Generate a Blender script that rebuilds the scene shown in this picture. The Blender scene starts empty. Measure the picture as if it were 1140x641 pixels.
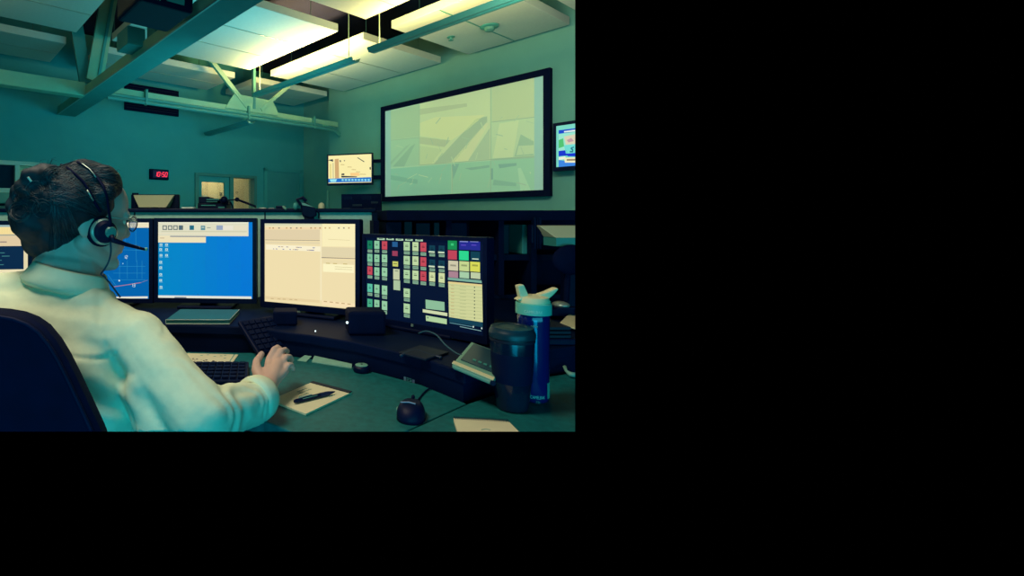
import bpy, bmesh, math, random
from mathutils import Vector, Matrix, noise
from mathutils.bvhtree import BVHTree
random.seed(7)
C = bpy.context.scene
COL = C.collection
# ------------------------------------------------------------------ geometry of the view
F, U0, V0, H = 552.0, 320.0, 242.0, 1.17          # focal length (px), principal point, eye height
_a = math.hypot(417, 552)
D1 = Vector((-417/_a, 552/_a, 0)); D2 = Vector((552/_a, 417/_a, 0)); UP = Vector((0, 0, 1))
def P(u, v, Y): return Vector(((u-U0)/F*Y, Y, H+(V0-v)/F*Y))
def R(s, t, z): p = D2*s + D1*t; return Vector((p.x, p.y, z))      # room axes: s along the clock wall, t along the screen wall
DESK = .74; PLAT = .807
def onZ(u, v, z):
    Y = (z-H)*F/(V0-v); return P(u, v, Y)

# ------------------------------------------------------------------ materials
def lin(c):
    return tuple(((x/255)/12.92 if x/255 <= .04045 else ((x/255+.055)/1.055)**2.4) for x in c)
MATS = {}
def mat(name, rgb, rough=.6, metal=0, var=.12, scale=8, bump=0, spec=.4, trans=0, coat=0, stretch=None, emit=0, alpha=1):
    if name in MATS: return MATS[name]
    m = bpy.data.materials.new(name); m.use_nodes = True; nt = m.node_tree; b = nt.nodes['Principled BSDF']
    c = lin(rgb)
    tc = nt.nodes.new('ShaderNodeTexCoord'); mp = nt.nodes.new('ShaderNodeMapping'); n = nt.nodes.new('ShaderNodeTexNoise')
    if stretch: mp.inputs['Scale'].default_value = stretch
    n.inputs['Scale'].default_value = scale; n.inputs['Detail'].default_value = 5
    nt.links.new(tc.outputs['Object'], mp.inputs[0]); nt.links.new(mp.outputs[0], n.inputs['Vector'])
    r = nt.nodes.new('ShaderNodeValToRGB')
    r.color_ramp.elements[0].position = .3; r.color_ramp.elements[1].position = .7
    r.color_ramp.elements[0].color = (*[x*(1-var) for x in c], 1); r.color_ramp.elements[1].color = (*[min(1, x*(1+var)) for x in c], 1)
    nt.links.new(n.outputs['Fac'], r.inputs[0]); nt.links.new(r.outputs[0], b.inputs['Base Color'])
    b.inputs['Roughness'].default_value = rough; b.inputs['Metallic'].default_value = metal
    b.inputs['Specular IOR Level'].default_value = spec
    if trans: b.inputs['Transmission Weight'].default_value = trans
    if coat: b.inputs['Coat Weight'].default_value = coat
    if alpha < 1: b.inputs['Alpha'].default_value = alpha
    if bump:
        bp = nt.nodes.new('ShaderNodeBump'); bp.inputs['Strength'].default_value = bump; bp.inputs['Distance'].default_value = .004
        nt.links.new(n.outputs['Fac'], bp.inputs['Height']); nt.links.new(bp.outputs[0], b.inputs['Normal'])
    if emit:
        b.inputs['Emission Color'].default_value = (*c, 1); b.inputs['Emission Strength'].default_value = emit
    MATS[name] = m; return m
def glow(name, strength=1.0, base=.0, rough=.35):
    """lit display: colour per face from the mesh attribute"""
    if name in MATS: return MATS[name]
    m = bpy.data.materials.new(name); m.use_nodes = True; nt = m.node_tree; b = nt.nodes['Principled BSDF']
    at = nt.nodes.new('ShaderNodeAttribute'); at.attribute_name = 'Tint'
    nt.links.new(at.outputs['Color'], b.inputs['Emission Color']); b.inputs['Emission Strength'].default_value = strength
    if base: nt.links.new(at.outputs['Color'], b.inputs['Base Color'])
    else: b.inputs['Base Color'].default_value = (.002, .006, .02, 1)
    b.inputs['Roughness'].default_value = rough; b.inputs['Specular IOR Level'].default_value = .2
    MATS[name] = m; return m
def printed(name, rough=.7):
    """printed surface: colour per face from the mesh attribute, no light of its own"""
    m = glow(name, 0, 1, rough); return m

M_WALL = mat('teal_wall_paint', (70, 166, 160), .85, var=.05, scale=3)
M_SIDEW = mat('grey_green_wall_paint', (104, 168, 152), .85, var=.05, scale=3)
M_DECK = mat('dark_roof_deck', (3, 12, 45), .9, var=.2)
M_PANEL = mat('ceiling_panel_white', (186, 206, 190), .8, var=.03, scale=30)
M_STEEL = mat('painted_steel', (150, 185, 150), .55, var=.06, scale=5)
M_STEELD = mat('painted_steel_dull_shaded', (76, 142, 130), .55, var=.06, scale=5)  # duller steel, also darkened for the shade under the beam
M_BLACK = mat('navy_black_plastic', (0, 14, 48), .5, var=.15, scale=20, spec=.15)
M_BLACKM = mat('navy_black_matt', (0, 12, 44), .8, var=.15, scale=20, spec=.1)
M_DIV = mat('divider_cloth', (165, 215, 195), .9, var=.06, scale=60)
M_CONS = mat('console_black_laminate', (0, 17, 50), .6, var=.15, scale=12, spec=.1)
M_DESK = mat('green_stone_laminate', (12, 98, 100), .55, var=.22, scale=60, spec=.3)
M_DESKE = mat('desk_edge_band', (2, 20, 44), .6, var=.1)
M_PAPER = mat('paper', (215, 215, 178), .8, var=.03, scale=20)
M_PAPERG = mat('paper_greenish', (130, 185, 165), .8, var=.08, scale=30)
M_GREYP = mat('light_grey_plastic', (110, 165, 145), .5, var=.05)
M_CREAM = mat('cream_plastic', (215, 215, 170), .5, var=.04)
M_TEALP = mat('teal_plastic', (60, 150, 140), .5, var=.05)
M_SHIRT = mat('pale_cotton', (208, 222, 190), .85, var=.04, scale=60, bump=.15)
M_SKIN = mat('skin', (198, 166, 150), .55, var=.05, scale=25)
M_HAIR = mat('dark_hair', (3, 31, 42), .65, var=.35, scale=40, spec=.35)
M_HAIRL = mat('hair_lighter_strands', (10, 54, 62), .5, var=.3, scale=40, spec=.4)
M_SILVER = mat('silver_plastic', (160, 180, 165), .3, .5, var=.03)
M_BLUEB = mat('blue_translucent_plastic', (3, 26, 96), .15, var=.15, scale=6, spec=.7, coat=.5)
M_TUMB = mat('smoked_tumbler_plastic', (4, 26, 50), .2, var=.15, scale=6, spec=.4, coat=.2)
M_TUMBL = mat('tumbler_lid_plastic', (9, 48, 62), .35, var=.1)
M_BOOK = mat('green_binder_cover', (36, 110, 104), .5, var=.1, scale=10)
M_WHITE = mat('white_plastic', (220, 225, 200), .5, var=.02)
M_CABLE = mat('dark_cable', (14, 40, 66), .5)
M_GLASS = mat('clear_glass', (180, 220, 210), .05, trans=.9, spec=.5, alpha=.35)
M_ROOM2 = mat('neighbour_room_wall', (215, 200, 150), .9, var=.04)

# ------------------------------------------------------------------ mesh builder
class MB:
    def __init__(s): s.v = []; s.f = []; s.m = []; s.c = []; s.mats = []; s.tint = False
    def mi(s, m):
        if m is None: return 0
        if m not in s.mats: s.mats.append(m)
        return s.mats.index(m)
    def add(s, vs, fs, m=None, col=None):
        b = len(s.v); s.v += [Vector(x) for x in vs]; k = s.mi(m)
        for f in fs: s.f.append([b+i for i in f]); s.m.append(k); s.c.append(col)
        if col is not None: s.tint = True
        return s
    def hexa(s, p, m=None):      # p: 4 bottom, 4 top, same winding
        return s.add(p, [(3,2,1,0), (4,5,6,7), (0,1,5,4), (1,2,6,5), (2,3,7,6), (3,0,4,7)], m)
    def obox(s, o, A, B, N, w, h, d, m=None):   # centre o, half axes
        p = []
        for n in (-d/2, d/2):
            for a, b in ((-w/2,-h/2), (w/2,-h/2), (w/2,h/2), (-w/2,h/2)): p.append(o+A*a+B*b+N*n)
        return s.hexa(p, m)
    def rbox(s, s0, s1, t0, t1, z0, z1, m=None):
        return s.hexa([R(a, b, z) for z in (z0, z1) for a, b in ((s0,t0), (s1,t0), (s1,t1), (s0,t1))], m)
    def box(s, x0, x1, y0, y1, z0, z1, m=None):
        return s.hexa([(a, b, z) for z in (z0, z1) for a, b in ((x0,y0), (x1,y0), (x1,y1), (x0,y1))], m)
    def prism(s, pts, off, m=None):             # planar polygon pts extruded by vector off
        n = len(pts); pts = [Vector(p) for p in pts]
        s.add(pts+[p+off for p in pts], [tuple(range(n-1,-1,-1)), tuple(range(n,2*n))]+[(i,(i+1)%n,n+(i+1)%n,n+i) for i in range(n)], m)
        return s
    def tube(s, pts, r, n=8, m=None, caps=True, flat=1.0):
        pts = [Vector(p) for p in pts]; k = len(pts)
        rr = r if isinstance(r, (list, tuple)) else [r]*k
        vs = []; prev = None
        for i, p in enumerate(pts):
            d = (pts[min(i+1,k-1)]-pts[max(i-1,0)]).normalized()
            a = (prev - d*prev.dot(d)) if prev is not None else d.cross(UP if abs(d.z) < .9 else Vector((1,0,0)))
            if a.length < 1e-6: a = d.orthogonal()
            a.normalize(); prev = a; b = d.cross(a)
            for j in range(n):
                t = 2*math.pi*j/n; vs.append(p+(a*math.cos(t)+b*math.sin(t)*flat)*rr[i])
        fs = [(i*n+j, i*n+(j+1)%n, (i+1)*n+(j+1)%n, (i+1)*n+j) for i in range(k-1) for j in range(n)]
        if caps: fs += [tuple(range(n-1,-1,-1)), tuple((k-1)*n+j for j in range(n))]
        return s.add(vs, fs, m)
    def lathe(s, o, prof, n=32, m=None, axis=None, col=None):   # prof: (radius, height)
        ax = (axis or UP).normalized(); a = ax.orthogonal().normalized(); b = ax.cross(a)
        vs = [Vector(o)+ax*h+(a*math.cos(2*math.pi*j/n)+b*math.sin(2*math.pi*j/n))*max(r,1e-5) for r, h in prof for j in range(n)]
        k = len(prof)
        fs = [(i*n+j, i*n+(j+1)%n, (i+1)*n+(j+1)%n, (i+1)*n+j) for i in range(k-1) for j in range(n)]
        fs += [tuple(range(n-1,-1,-1)), tuple((k-1)*n+j for j in range(n))]
        return s.add(vs, fs, m)
    def cap(s, p, q, r1, r2, n=16, m=None):     # tapered capsule
        p = Vector(p); q = Vector(q); d = q-p; L = d.length
        if L < 1e-6: d = UP.copy(); L = 1e-6
        d = d.normalized(); prof = [(r1*math.cos(t), -r1*math.sin(t)) for t in (1.5, 1.15, .8, .4, 0)]
        prof += [(r2*math.cos(t), L+r2*math.sin(t)) for t in (0, .4, .8, 1.15, 1.5)]
        return s.lathe(p, prof, n, m, d)
    def ell(s, c, r, m=None, n=20, rot=None, k=12):
        vs = []; c = Vector(c)
        for i in range(k+1):
            t = math.pi*i/k
            for j in range(n):
                q = 2*math.pi*j/n; e = Vector((r[0]*math.sin(t)*math.cos(q), r[1]*math.sin(t)*math.sin(q), r[2]*math.cos(t)))
                vs.append(c+(rot @ e if rot else e))
        fs = [(i*n+j, (i+1)*n+j, (i+1)*n+(j+1)%n, i*n+(j+1)%n) for i in range(k) for j in range(n)]
        return s.add(vs, fs, m)
    def quad(s, pts, m=None, col=None): return s.add(pts, [tuple(range(len(pts)))], m, col)
    def build(s, name, m=None, parent=None, bevel=0, smooth=False, origin=None, seg=2, clean=True):
        me = bpy.data.meshes.new(name)
        lo = Vector((min(v.x for v in s.v), min(v.y for v in s.v), min(v.z for v in s.v)))
        hi = Vector((max(v.x for v in s.v), max(v.y for v in s.v), max(v.z for v in s.v)))
        if origin is None: origin = Vector(((lo.x+hi.x)/2, (lo.y+hi.y)/2, lo.z))
        me.from_pydata([v-origin for v in s.v], [], s.f)
        for q in (s.mats or [m]): me.materials.append(q)
        if s.mats:
            for p, k in zip(me.polygons, s.m): p.material_index = k
        if s.tint:
            at = me.color_attributes.new('Tint', 'FLOAT_COLOR', 'CORNER'); i = 0
            for p, c in zip(me.polygons, s.c):
                cc = (*lin(c or (5, 15, 45)), 1)
                for li in p.loop_indices: at.data[li].color = cc
        if not s.tint or bevel:
            bm = bmesh.new(); bm.from_mesh(me)
            if clean: bmesh.ops.remove_doubles(bm, verts=bm.verts, dist=1e-5)
            if clean: bmesh.ops.recalc_face_normals(bm, faces=bm.faces)
            if bevel:
                es = [e for e in bm.edges if len(e.link_faces) == 2 and e.calc_face_angle(0) > .5]
                bmesh.ops.bevel(bm, geom=es, offset=bevel, segments=seg, affect='EDGES', profile=.5, clamp_overlap=True)
            bm.to_mesh(me); bm.free()
        o = bpy.data.objects.new(name, me); COL.objects.link(o)
        if smooth:
            me.shade_smooth()
            if smooth != 'all': me.set_sharp_from_angle(angle=math.radians(35))
        o.location = origin
        if parent is not None:
            w = Vector((0,0,0)); q = parent
            while q is not None: w += q.location; q = q.parent
            o.location = origin-w; o.parent = parent
        return o
def tag(o, label=None, cat=None, group=None, kind=None):
    if label: o['label'] = label
    if cat: o['category'] = cat
    if group: o['group'] = group
    if kind: o['kind'] = kind
    return o
def thing(name, loc, label, cat, group=None):
    o = bpy.data.objects.new(name, None); COL.objects.link(o); o.location = loc; o.empty_display_size = .1
    return tag(o, label, cat, group)
def struct(name, mb, m=None, **k): return tag(mb.build(name, m, **k), kind='structure')
def oneobj(name, mb, m, label, cat, group=None, **k): return tag(mb.build(name, m, **k), label, cat, group)

class Plane:
    """a flat upright face in the room: O = a point on it, A = right, B = up, N = towards the viewer"""
    def __init__(s, O, A, B=UP):
        s.O = Vector(O); s.A = Vector(A).normalized(); s.B = Vector(B).normalized(); s.N = s.A.cross(s.B).normalized()
        if s.N.dot(Vector((0,0,H))-s.O) < 0: s.N = -s.N
    def at(s, a, b, n=0): return s.O+s.A*a+s.B*b+s.N*n
    def px(s, u, v):
        d = Vector(((u-U0)/F, 1, (V0-v)/F)); c = Vector((0,0,H)); k = (s.O-c).dot(s.N)/d.dot(s.N)
        q = c+d*k-s.O; return q.dot(s.A), q.dot(s.B)
    def poly(s, mb, pts, col, layer=1, m=None):       # pts in photo measurements, laid onto the face
        mb.quad([s.at(*s.px(u, v), layer*.0006) for u, v in pts], m, col)
    def rect(s, mb, u0, v0, u1, v1, col, layer=1, m=None, slope=0):
        uc, vc = (u0+u1)/2, (v0+v1)/2
        a0, _ = s.px(u0, vc); a1, _ = s.px(u1, vc); _, b0 = s.px(uc, v0); _, b1 = s.px(uc, v1)
        mb.quad([s.at(a0, b0, layer*.0006), s.at(a1, b0, layer*.0006), s.at(a1, b1, layer*.0006), s.at(a0, b1, layer*.0006)], m, col)
    def ab(s, mb, a0, b0, a1, b1, col, layer=1, m=None):
        mb.quad([s.at(a0,b0,layer*.0006), s.at(a1,b0,layer*.0006), s.at(a1,b1,layer*.0006), s.at(a0,b1,layer*.0006)], m, col)
    def line(s, mb, u0, v0, u1, v1, w, col, layer=2, m=None):
        a0, b0 = s.px(u0, v0); a1, b1 = s.px(u1, v1); d = Vector((a1-a0, b1-b0, 0)).normalized(); n = Vector((-d.y, d.x, 0))*w/2
        mb.quad([s.at(a0+n.x,b0+n.y,layer*.0006), s.at(a1+n.x,b1+n.y,layer*.0006), s.at(a1-n.x,b1-n.y,layer*.0006), s.at(a0-n.x,b0-n.y,layer*.0006)], m, col)
SEG = {'0':'abcdef','1':'bc','2':'abged','3':'abgcd','5':'afgcd','4':'fgbc','6':'afgedc','7':'abc','8':'abcdefg','9':'abcdfg'}
def digits(pl, mb, txt, a, b, w, h, th, col, layer=3, slant=.12, m=None):
    x = a
    for ch in txt:
        if ch == ':':
            for yy in (.3, .68): pl.ab(mb, x+slant*h*yy, b+h*yy-th/2, x+th+slant*h*yy, b+h*yy+th/2, col, layer, m)
            x += th*2.2; continue
        S = {'a':((0,1),(1,1)),'g':((0,.5),(1,.5)),'d':((0,0),(1,0)),'b':((1,.5),(1,1)),'c':((1,0),(1,.5)),'f':((0,.5),(0,1)),'e':((0,0),(0,.5))}
        for k in SEG[ch]:
            (p, q), (r, t) = S[k]
            if q == t: pts = [(0,q*h-th/2),(w,q*h-th/2),(w,q*h+th/2),(0,q*h+th/2)]
            else: pts = [(p*w-th/2,q*h),(p*w+th/2,q*h),(p*w+th/2,t*h),(p*w-th/2,t*h)]
            mb.quad([pl.at(x+pa+slant*pb, b+pb, layer*.0006) for pa, pb in pts], m, col)
        x += w*1.5

# ================================================================== THE ROOM
WT = .15
ZC = 3.95                                          # roof deck
# openings in the clock wall (s range, z range)
W1 = (3.93, 5.16, .95, 1.93); W2 = (-1.6, 1.45, 1.3, 1.93)
mb = MB()
def backpiece(s0, s1, z0, z1): mb.rbox(s0, s1, 7.86, 7.86+WT, z0, z1)
backpiece(-3.2, W2[0], 0, ZC); backpiece(W2[0], W2[1], 0, W2[2]); backpiece(W2[0], W2[1], W2[3], ZC)
backpiece(W2[1], W1[0], 0, ZC); backpiece(W1[0], W1[1], 0, W1[2]); backpiece(W1[0], W1[1], W1[3], ZC); backpiece(W1[1], 6.5, 0, ZC)
struct('wall_back', mb, M_WALL)
mb = MB(); mb.rbox(6.0, 6.35, 1.5, 6.70, 0, ZC); mb.rbox(6.35, 6.5, 1.5, 7.86, 0, ZC)
struct('wall_right', mb, M_SIDEW)
struct('ceiling', MB().rbox(-3.2, 6.5, -1.5, 8.0, ZC, ZC+.12), M_DECK)
struct('floor', MB().rbox(-3.2, 6.5, -1.5, 8.0, -.1, 0), mat('dark_carpet', (20, 60, 70), .95, var=.2, scale=40))
struct('wall_left', MB().rbox(-3.35, -3.2, -1.5, 8.0, 0, ZC), M_WALL)

# acoustic ceiling panels hung below the deck
def cloud(s0, s1, t0, t1, label, seams=3, tiles=True):
    root = thing('ceiling_panel', R((s0+s1)/2, (t0+t1)/2, 3.34), label, 'ceiling panel', 'suspended acoustic ceiling panels')
    MB().rbox(s0, s1, t0, t1, 3.34, 3.43, M_PANEL).build('panel', None, root, bevel=.004)
    g = MB()
    for i in range(1, seams):
        t = t0+(t1-t0)*i/seams; g.rbox(s0+.01, s1-.01, t-.006, t+.006, 3.335, 3.3405)
    g.build('seam', M_SILVER if tiles else M_TEALP, root)
    for s in (s0+.25, s1-.25):
        for t in (t0+.2, t1-.2): MB().tube([R(s, t, 3.43), R(s, t, ZC)], .004, 6).build('hanger', M_STEELD, root)
    return root
cA = cloud(-.6, 1.53, 4.26, 6.14, 'large white ceiling panel at the top left corner, left of the steel beam')
cB = cloud(-.6, 1.53, 6.62, 7.54, 'long ceiling panel above the far wall at the left edge, farthest left', 2)
cD = cloud(1.95, 4.0, 6.65, 7.57, 'teal-shaded ceiling panel above the black wall grille, behind the beam', 2)
cE = cloud(1.95, 3.96, 4.26, 6.16, 'large ceiling panel right of the beam, lit yellow by the pendant light')
cH = cloud(2.3, 3.96, 2.54, 3.82, 'ceiling panel cut by the top edge of the photo, beside the right pendant light')
cG = cloud(4.38, 5.92, 4.26, 6.23, 'ceiling panel glowing yellow on its left, above the left end of the projection screen')
cI = cloud(4.38, 5.90, 2.54, 3.82, 'ceiling panel with round detectors, above the right end of the projection screen', 2, False)
cK = cloud(4.40, 5.92, 6.66, 7.63, 'small dark teal ceiling panel in the far room corner above the wall television', 2)
cJ = cloud(4.4, 5.90, 1.2, 2.33, 'sliver of ceiling panel at the top right corner of the photo', 2)
# detectors on panel I
for s, t, lab in ((5.1, 3.10, 'round smoke detector on the ceiling panel above the projection screen'),):
    root = thing('smoke_detector', R(s, t, 3.34), lab, 'smoke detector')
    q = onZ(545, 29, 3.34)
    MB().lathe(q, [(.10, 0), (.10, -.012), (.085, -.02)], 28).build('base', M_TEALP, root, smooth=True)
    MB().lathe(q+Vector((0,0,-.018)), [(.06, 0), (.055, -.03), (.03, -.045), (.0, -.047)], 28).build('sensor_dome', M_STEELD, root, smooth=True)
q = onZ(502, 41, 3.34)
oneobj('sprinkler_head', MB().lathe(q, [(.045, 0), (.045, -.008), (.015, -.012), (.012, -.035), (.03, -.04), (.03, -.044)], 20), M_TEALP, 'small sprinkler head left of the smoke detector on the ceiling panel', 'sprinkler', smooth=True)

# large steel beam (bottom chord of the near truss) with posts
root = thing('steel_truss', R(1.82, 5, 2.68), 'broad steel beam running diagonally overhead from the far wall to the top of the photo', 'steel beam')
MB().rbox(1.70, 1.945, .6, 7.86, 2.68, 2.69).build('bottom_flange', M_STEELD, root)  # same paint as the chord; underside shade is in the darker colour
b = MB(); b.rbox(1.70, 1.73, .6, 7.86, 2.69, 2.80); b.rbox(1.915, 1.945, .6, 7.86, 2.69, 2.80); b.rbox(1.73, 1.915, .6, 7.86, 2.69, 2.70)
b.build('chord', M_STEEL, root)
MB().rbox(1.685, 1.70, .6, 7.86, 2.676, 2.69).build('lip', M_SILVER, root)
def ton(u, v, s):
    k = (u-U0)/F*D2.x+D2.y; Y = s/k; x = (u-U0)/F*Y; return x*D1.x+Y*D1.y
for (ua, ub, v) in ((163.5, 173, 45), (222, 233, 5)):
    ta, tb = ton(ua, v, 1.73), ton(ub, v, 1.73); t0, t1 = min(ta, tb), max(ta, tb)
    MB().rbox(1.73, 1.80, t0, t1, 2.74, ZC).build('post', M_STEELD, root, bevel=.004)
# cross truss along the clock wall
root = thing('steel_truss', R(3.5, 6.4, 2.67), 'pale cross truss with gusset plate running in front of the clock wall', 'steel truss')
MB().rbox(-3.1, 1.70, 6.4, 6.55, 2.67, 2.84).build('chord', M_STEEL, root, bevel=.004)
b = MB(); b.rbox(1.95, 5.95, 6.40, 6.55, 2.755, 2.84); b.build('chord', M_STEEL, root, bevel=.004)
def conduit(z, t, r, e, label):
    pts = [R(1.96, t, z), R(5.45, t, z), R(5.72, t, z-.005), R(5.86, t, z-.03), R(5.965, t, z-.10)]
    oneobj('conduit', MB().tube(pts, r, 10), M_STEELD, label, 'conduit', 'conduits under the cross truss', smooth=True)
conduit(2.735, 6.37, .022, 0, 'upper conduit clamped under the cross truss')
conduit(2.688, 6.37, .024, 0, 'lower conduit clamped under the cross truss')
for s in (2.45, 4.05, 5.35):
    MB().rbox(s, s+.03, 6.335, 6.40, 2.66, 2.86).build('clamp', M_STEELD, root)
T = 6.38
def onT(u, v, t=T):
    k = (u-U0)/F*D1.x+D1.y; return P(u, v, t/k)
MB().prism([onT(251, 120), onT(261, 104), onT(304, 112.5), onT(311, 129)], D1*.015).build('gusset_plate', M_STEEL, root)
def strut(u0, v0, u1, v1, w, m=M_STEEL, d=.05, t=6.37):
    p, q = onT(u0, v0, t), onT(u1, v1, t); dd = (q-p).normalized(); n = dd.cross(D1).normalized()*w/2
    MB().hexa([p-n, p+n, p+n+D1*d, p-n+D1*d, q-n, q+n, q+n+D1*d, q-n+D1*d]).build('strut', m, root, bevel=.003)
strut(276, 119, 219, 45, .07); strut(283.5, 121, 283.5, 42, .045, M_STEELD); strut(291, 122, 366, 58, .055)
strut(105.5, 90, 125, -20, .20); strut(96, 92, 78, -20, .15, M_STEELD, .05, 6.45); strut(109.5, 90, 129, -20, .035, M_TEALP, .05, 6.355)

# pendant linear lights (they light the panels above)
M_TUBE = mat('lamp_tube', (255, 226, 150), .4, emit=4)
def pendant(s, t0, t1, z, label, w=.15, cable=True, lum=True):
    root = thing('pendant_light', R(s, (t0+t1)/2, z), label, 'pendant light', 'linear pendant uplights')
    b = MB(); prof = [(-w/2, .045), (-w/2+.012, .045), (-w/2+.03, .012), (w/2-.03, .012), (w/2-.012, .045), (w/2, .045), (w/2-.03, 0), (-w/2+.03, 0)]
    b.prism([R(s+a, t0, z+h) for a, h in prof], D1*(t1-t0)); b.build('housing', mat('lamp_housing', (62, 128, 118), .5, var=.04), root)
    MB().rbox(s-.012, s+.022, t0+.02, t1-.02, z-.004, z+.001).build('groove', M_TEALP, root)
    MB().tube([R(s, t0+.05, z+.03), R(s, t1-.05, z+.03)], .012, 8).build('lamp_tube', M_TUBE if lum else M_WHITE, root, smooth=True)
    if cable:
        for t in (t0+.12, t1-.12): MB().tube([R(s, t, z+.03), R(s, t, ZC)], .006, 6).build('suspension_rod', M_STEEL, root)
    return root
pendant(4.07, .9, 3.84, 3.0, 'linear pendant light on the right, running out of the top of the photo')
pendant(4.15, 4.16, 6.30, 3.0, 'linear pendant light left of the right one, below the glowing panel')
pendant(4.0, 6.18, 7.55, 2.56, 'dim linear pendant light below the cross truss near the clock wall', lum=False, cable=False)

# projector hanging beside the beam
root = thing('projector', R(1.55, 3.6, 2.95), 'black projector with vent holes hanging beside the steel beam', 'projector')
pc = P(172, -1, 3.6); A = D1; 
b = MB(); b.obox(pc, D2, D1, UP, .40, .46, .27); b.build('body', M_BLACK, root, bevel=.025, seg=3)
front = Plane(pc-D1*.231, D2)
g = MB()
for i in range(6):
    for j in range(5): g.obox(front.at(-.13+.015*i, -.10+.024*j, .001), D2, UP, front.N, .008, .012, .004)
g.build('vent_hole', M_GREYP, root)
MB().obox(front.at(.06, -.06, .001), D2, UP, front.N, .13, .07, .004).build('control_panel', M_TEALP, root)
MB().tube([pc+UP*.13, pc+UP*(ZC-pc.z)], .03, 12).build('mounting_pole', M_BLACK, root, smooth=True)
q = P(150, 42, 4.6)
b = MB(); b.obox(q+D1*.1, D2, D1, UP, .17, .3, .17)
oneobj('junction_box', b, M_STEELD, 'small light junction box hanging behind the projector', 'junction box', bevel=.008)

# black grille on the clock wall
pl = Plane(R(2.68, 7.86, 2.88), D2)
root = thing('wall_grille', pl.at(.46, 0), 'wide black air grille high on the clock wall behind the cross truss', 'air grille')
MB().obox(pl.at(.46, .215, .02), pl.A, UP, pl.N, .92, .43, .04).build('frame', M_BLACKM, root, bevel=.004)
g = MB()
for i in range(9): g.obox(pl.at(.46, .045+i*.043, .045), pl.A, UP, pl.N, .86, .012, .01)
g.build('louvre', M_BLACK, root)

# projection screen on the right wall
pl = Plane(R(5.95, 5.39, 1.42), -D1)
root = thing('projection_screen', pl.at(1.3, 0), 'large black-framed projection screen showing camera views on the right wall', 'projection screen')
w, h, fr = 2.62, 1.5, .075
b = MB()
b.obox(pl.at(w/2, fr/2, -.01), pl.A, UP, pl.N, w, fr, .07); b.obox(pl.at(w/2, h-fr/2, -.01), pl.A, UP, pl.N, w, fr, .07)
b.obox(pl.at(fr/2, h/2, -.01), pl.A, UP, pl.N, fr, h-2*fr, .07); b.obox(pl.at(w-fr/2, h/2, -.01), pl.A, UP, pl.N, fr, h-2*fr, .07)
b.build('frame', M_BLACKM, root)
b = MB(); c0 = (142, 186, 158)
b.quad([pl.at(fr, fr), pl.at(w-fr, fr), pl.at(w-fr, h-fr), pl.at(fr, h-fr)], None, (146, 186, 168))
def z4(x, y): return 420+x/4.005, 70+y/4.005
def zp(pts, col, layer=1): pl.poly(b, [z4(*p) for p in pts], col, layer)
zp([(60,200),(700,62),(700,590),(60,600)], (168, 198, 160), 1)
zp([(190,180),(505,108),(505,430),(190,456)], (192, 206, 158), 2)
zp([(510,106),(700,64),(700,240),(510,262)], (180, 196, 150), 2)
zp([(60,215),(186,185),(186,328),(60,342)], (164, 190, 150), 2)
zp([(60,345),(186,332),(186,456),(60,466)], (158, 192, 154), 2)
zp([(510,266),(700,244),(700,418),(510,430)], (178, 200, 156), 2)
zp([(60,472),(330,450),(330,592),(60,598)], (140, 190, 158), 2)
zp([(336,448),(700,424),(700,586),(336,592)], (146, 192, 156), 2)
# camera pictures: road, kerbs, shadows
zp([(190,268),(260,242),(480,232),(400,300),(330,345),(190,325)], (202, 210, 156), 3)
zp([(190,205),(400,180),(400,195),(190,232)], (178, 192, 148), 3)
zp([(250,452),(440,250),(490,238),(490,262),(345,440)], (162, 184, 148), 3)
zp([(330,440),(485,268),(497,270),(405,436)], (198, 206, 158), 3)
zp([(405,436),(502,290),(502,430)], (168, 190, 152), 3)
zp([(190,330),(325,346),(300,375),(190,360)], (176, 190, 148), 3)
zp([(190,370),(290,385),(240,452),(190,455)], (184, 200, 152), 3)
zp([(70,462),(150,372),(170,360),(120,462)], (144, 180, 146), 3)
zp([(60,440),(130,370),(150,360),(60,455)], (150, 184, 148), 3)
zp([(515,425),(545,270),(632,256),(605,420)], (190, 206, 158), 3)
zp([(612,418),(640,318),(698,350),(698,412)], (152, 184, 148), 3)
zp([(630,370),(698,366),(698,405),(620,412)], (178, 200, 156), 4)
zp([(510,428),(700,414),(700,424),(510,436)], (150, 184, 150), 3)
zp([(390,470),(500,455),(500,466),(420,478)], (132, 176, 148), 3)
zp([(334,452),(366,450),(338,520)], (132, 176, 150), 3)
zp([(60,500),(180,520),(180,540),(60,520)], (130, 180, 150), 3)
zp([(520,520),(620,535),(620,550),(515,545)], (134, 180, 150), 3)
zp([(508,470),(516,470),(516,520),(508,520)], (126, 170, 148), 3)
zp([(540,452),(620,446),(622,458),(545,470)], (128, 172, 148), 3)
zp([(626,470),(640,468),(690,580),(640,582)], (162, 200, 162), 3)
for x0, y0, x1, y1 in ((188,456,700,416),(188,332,60,345),(188,190,188,456),(506,108,506,430),(510,264,700,242),(334,450,334,592),(506,430,506,590)):
    pl.line(b, *z4(x0,y0), *z4(x1,y1), .008, (150, 176, 140), 4)
rr = random.Random(3)
for i in range(44):
    x = rr.uniform(70, 690); y = rr.uniform(245+ (700-x)*.0, 580); L = rr.uniform(8, 50); an = rr.choice((-.9, -.5, .25, 1.2, -1.3))
    x1 = max(64, min(698, x+L*math.cos(an))); y1 = max(200, min(585, y+L*math.sin(an)))
    cc = rr.choice(((156,186,152), (160,188,152), (184,204,160), (166,192,154)))
    pl.line(b, *z4(x,y), *z4(x1,y1), rr.uniform(.004, .012), cc, 5)
b.build('screen_surface', glow('projected_picture', .46, .62, .9), root)

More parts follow.
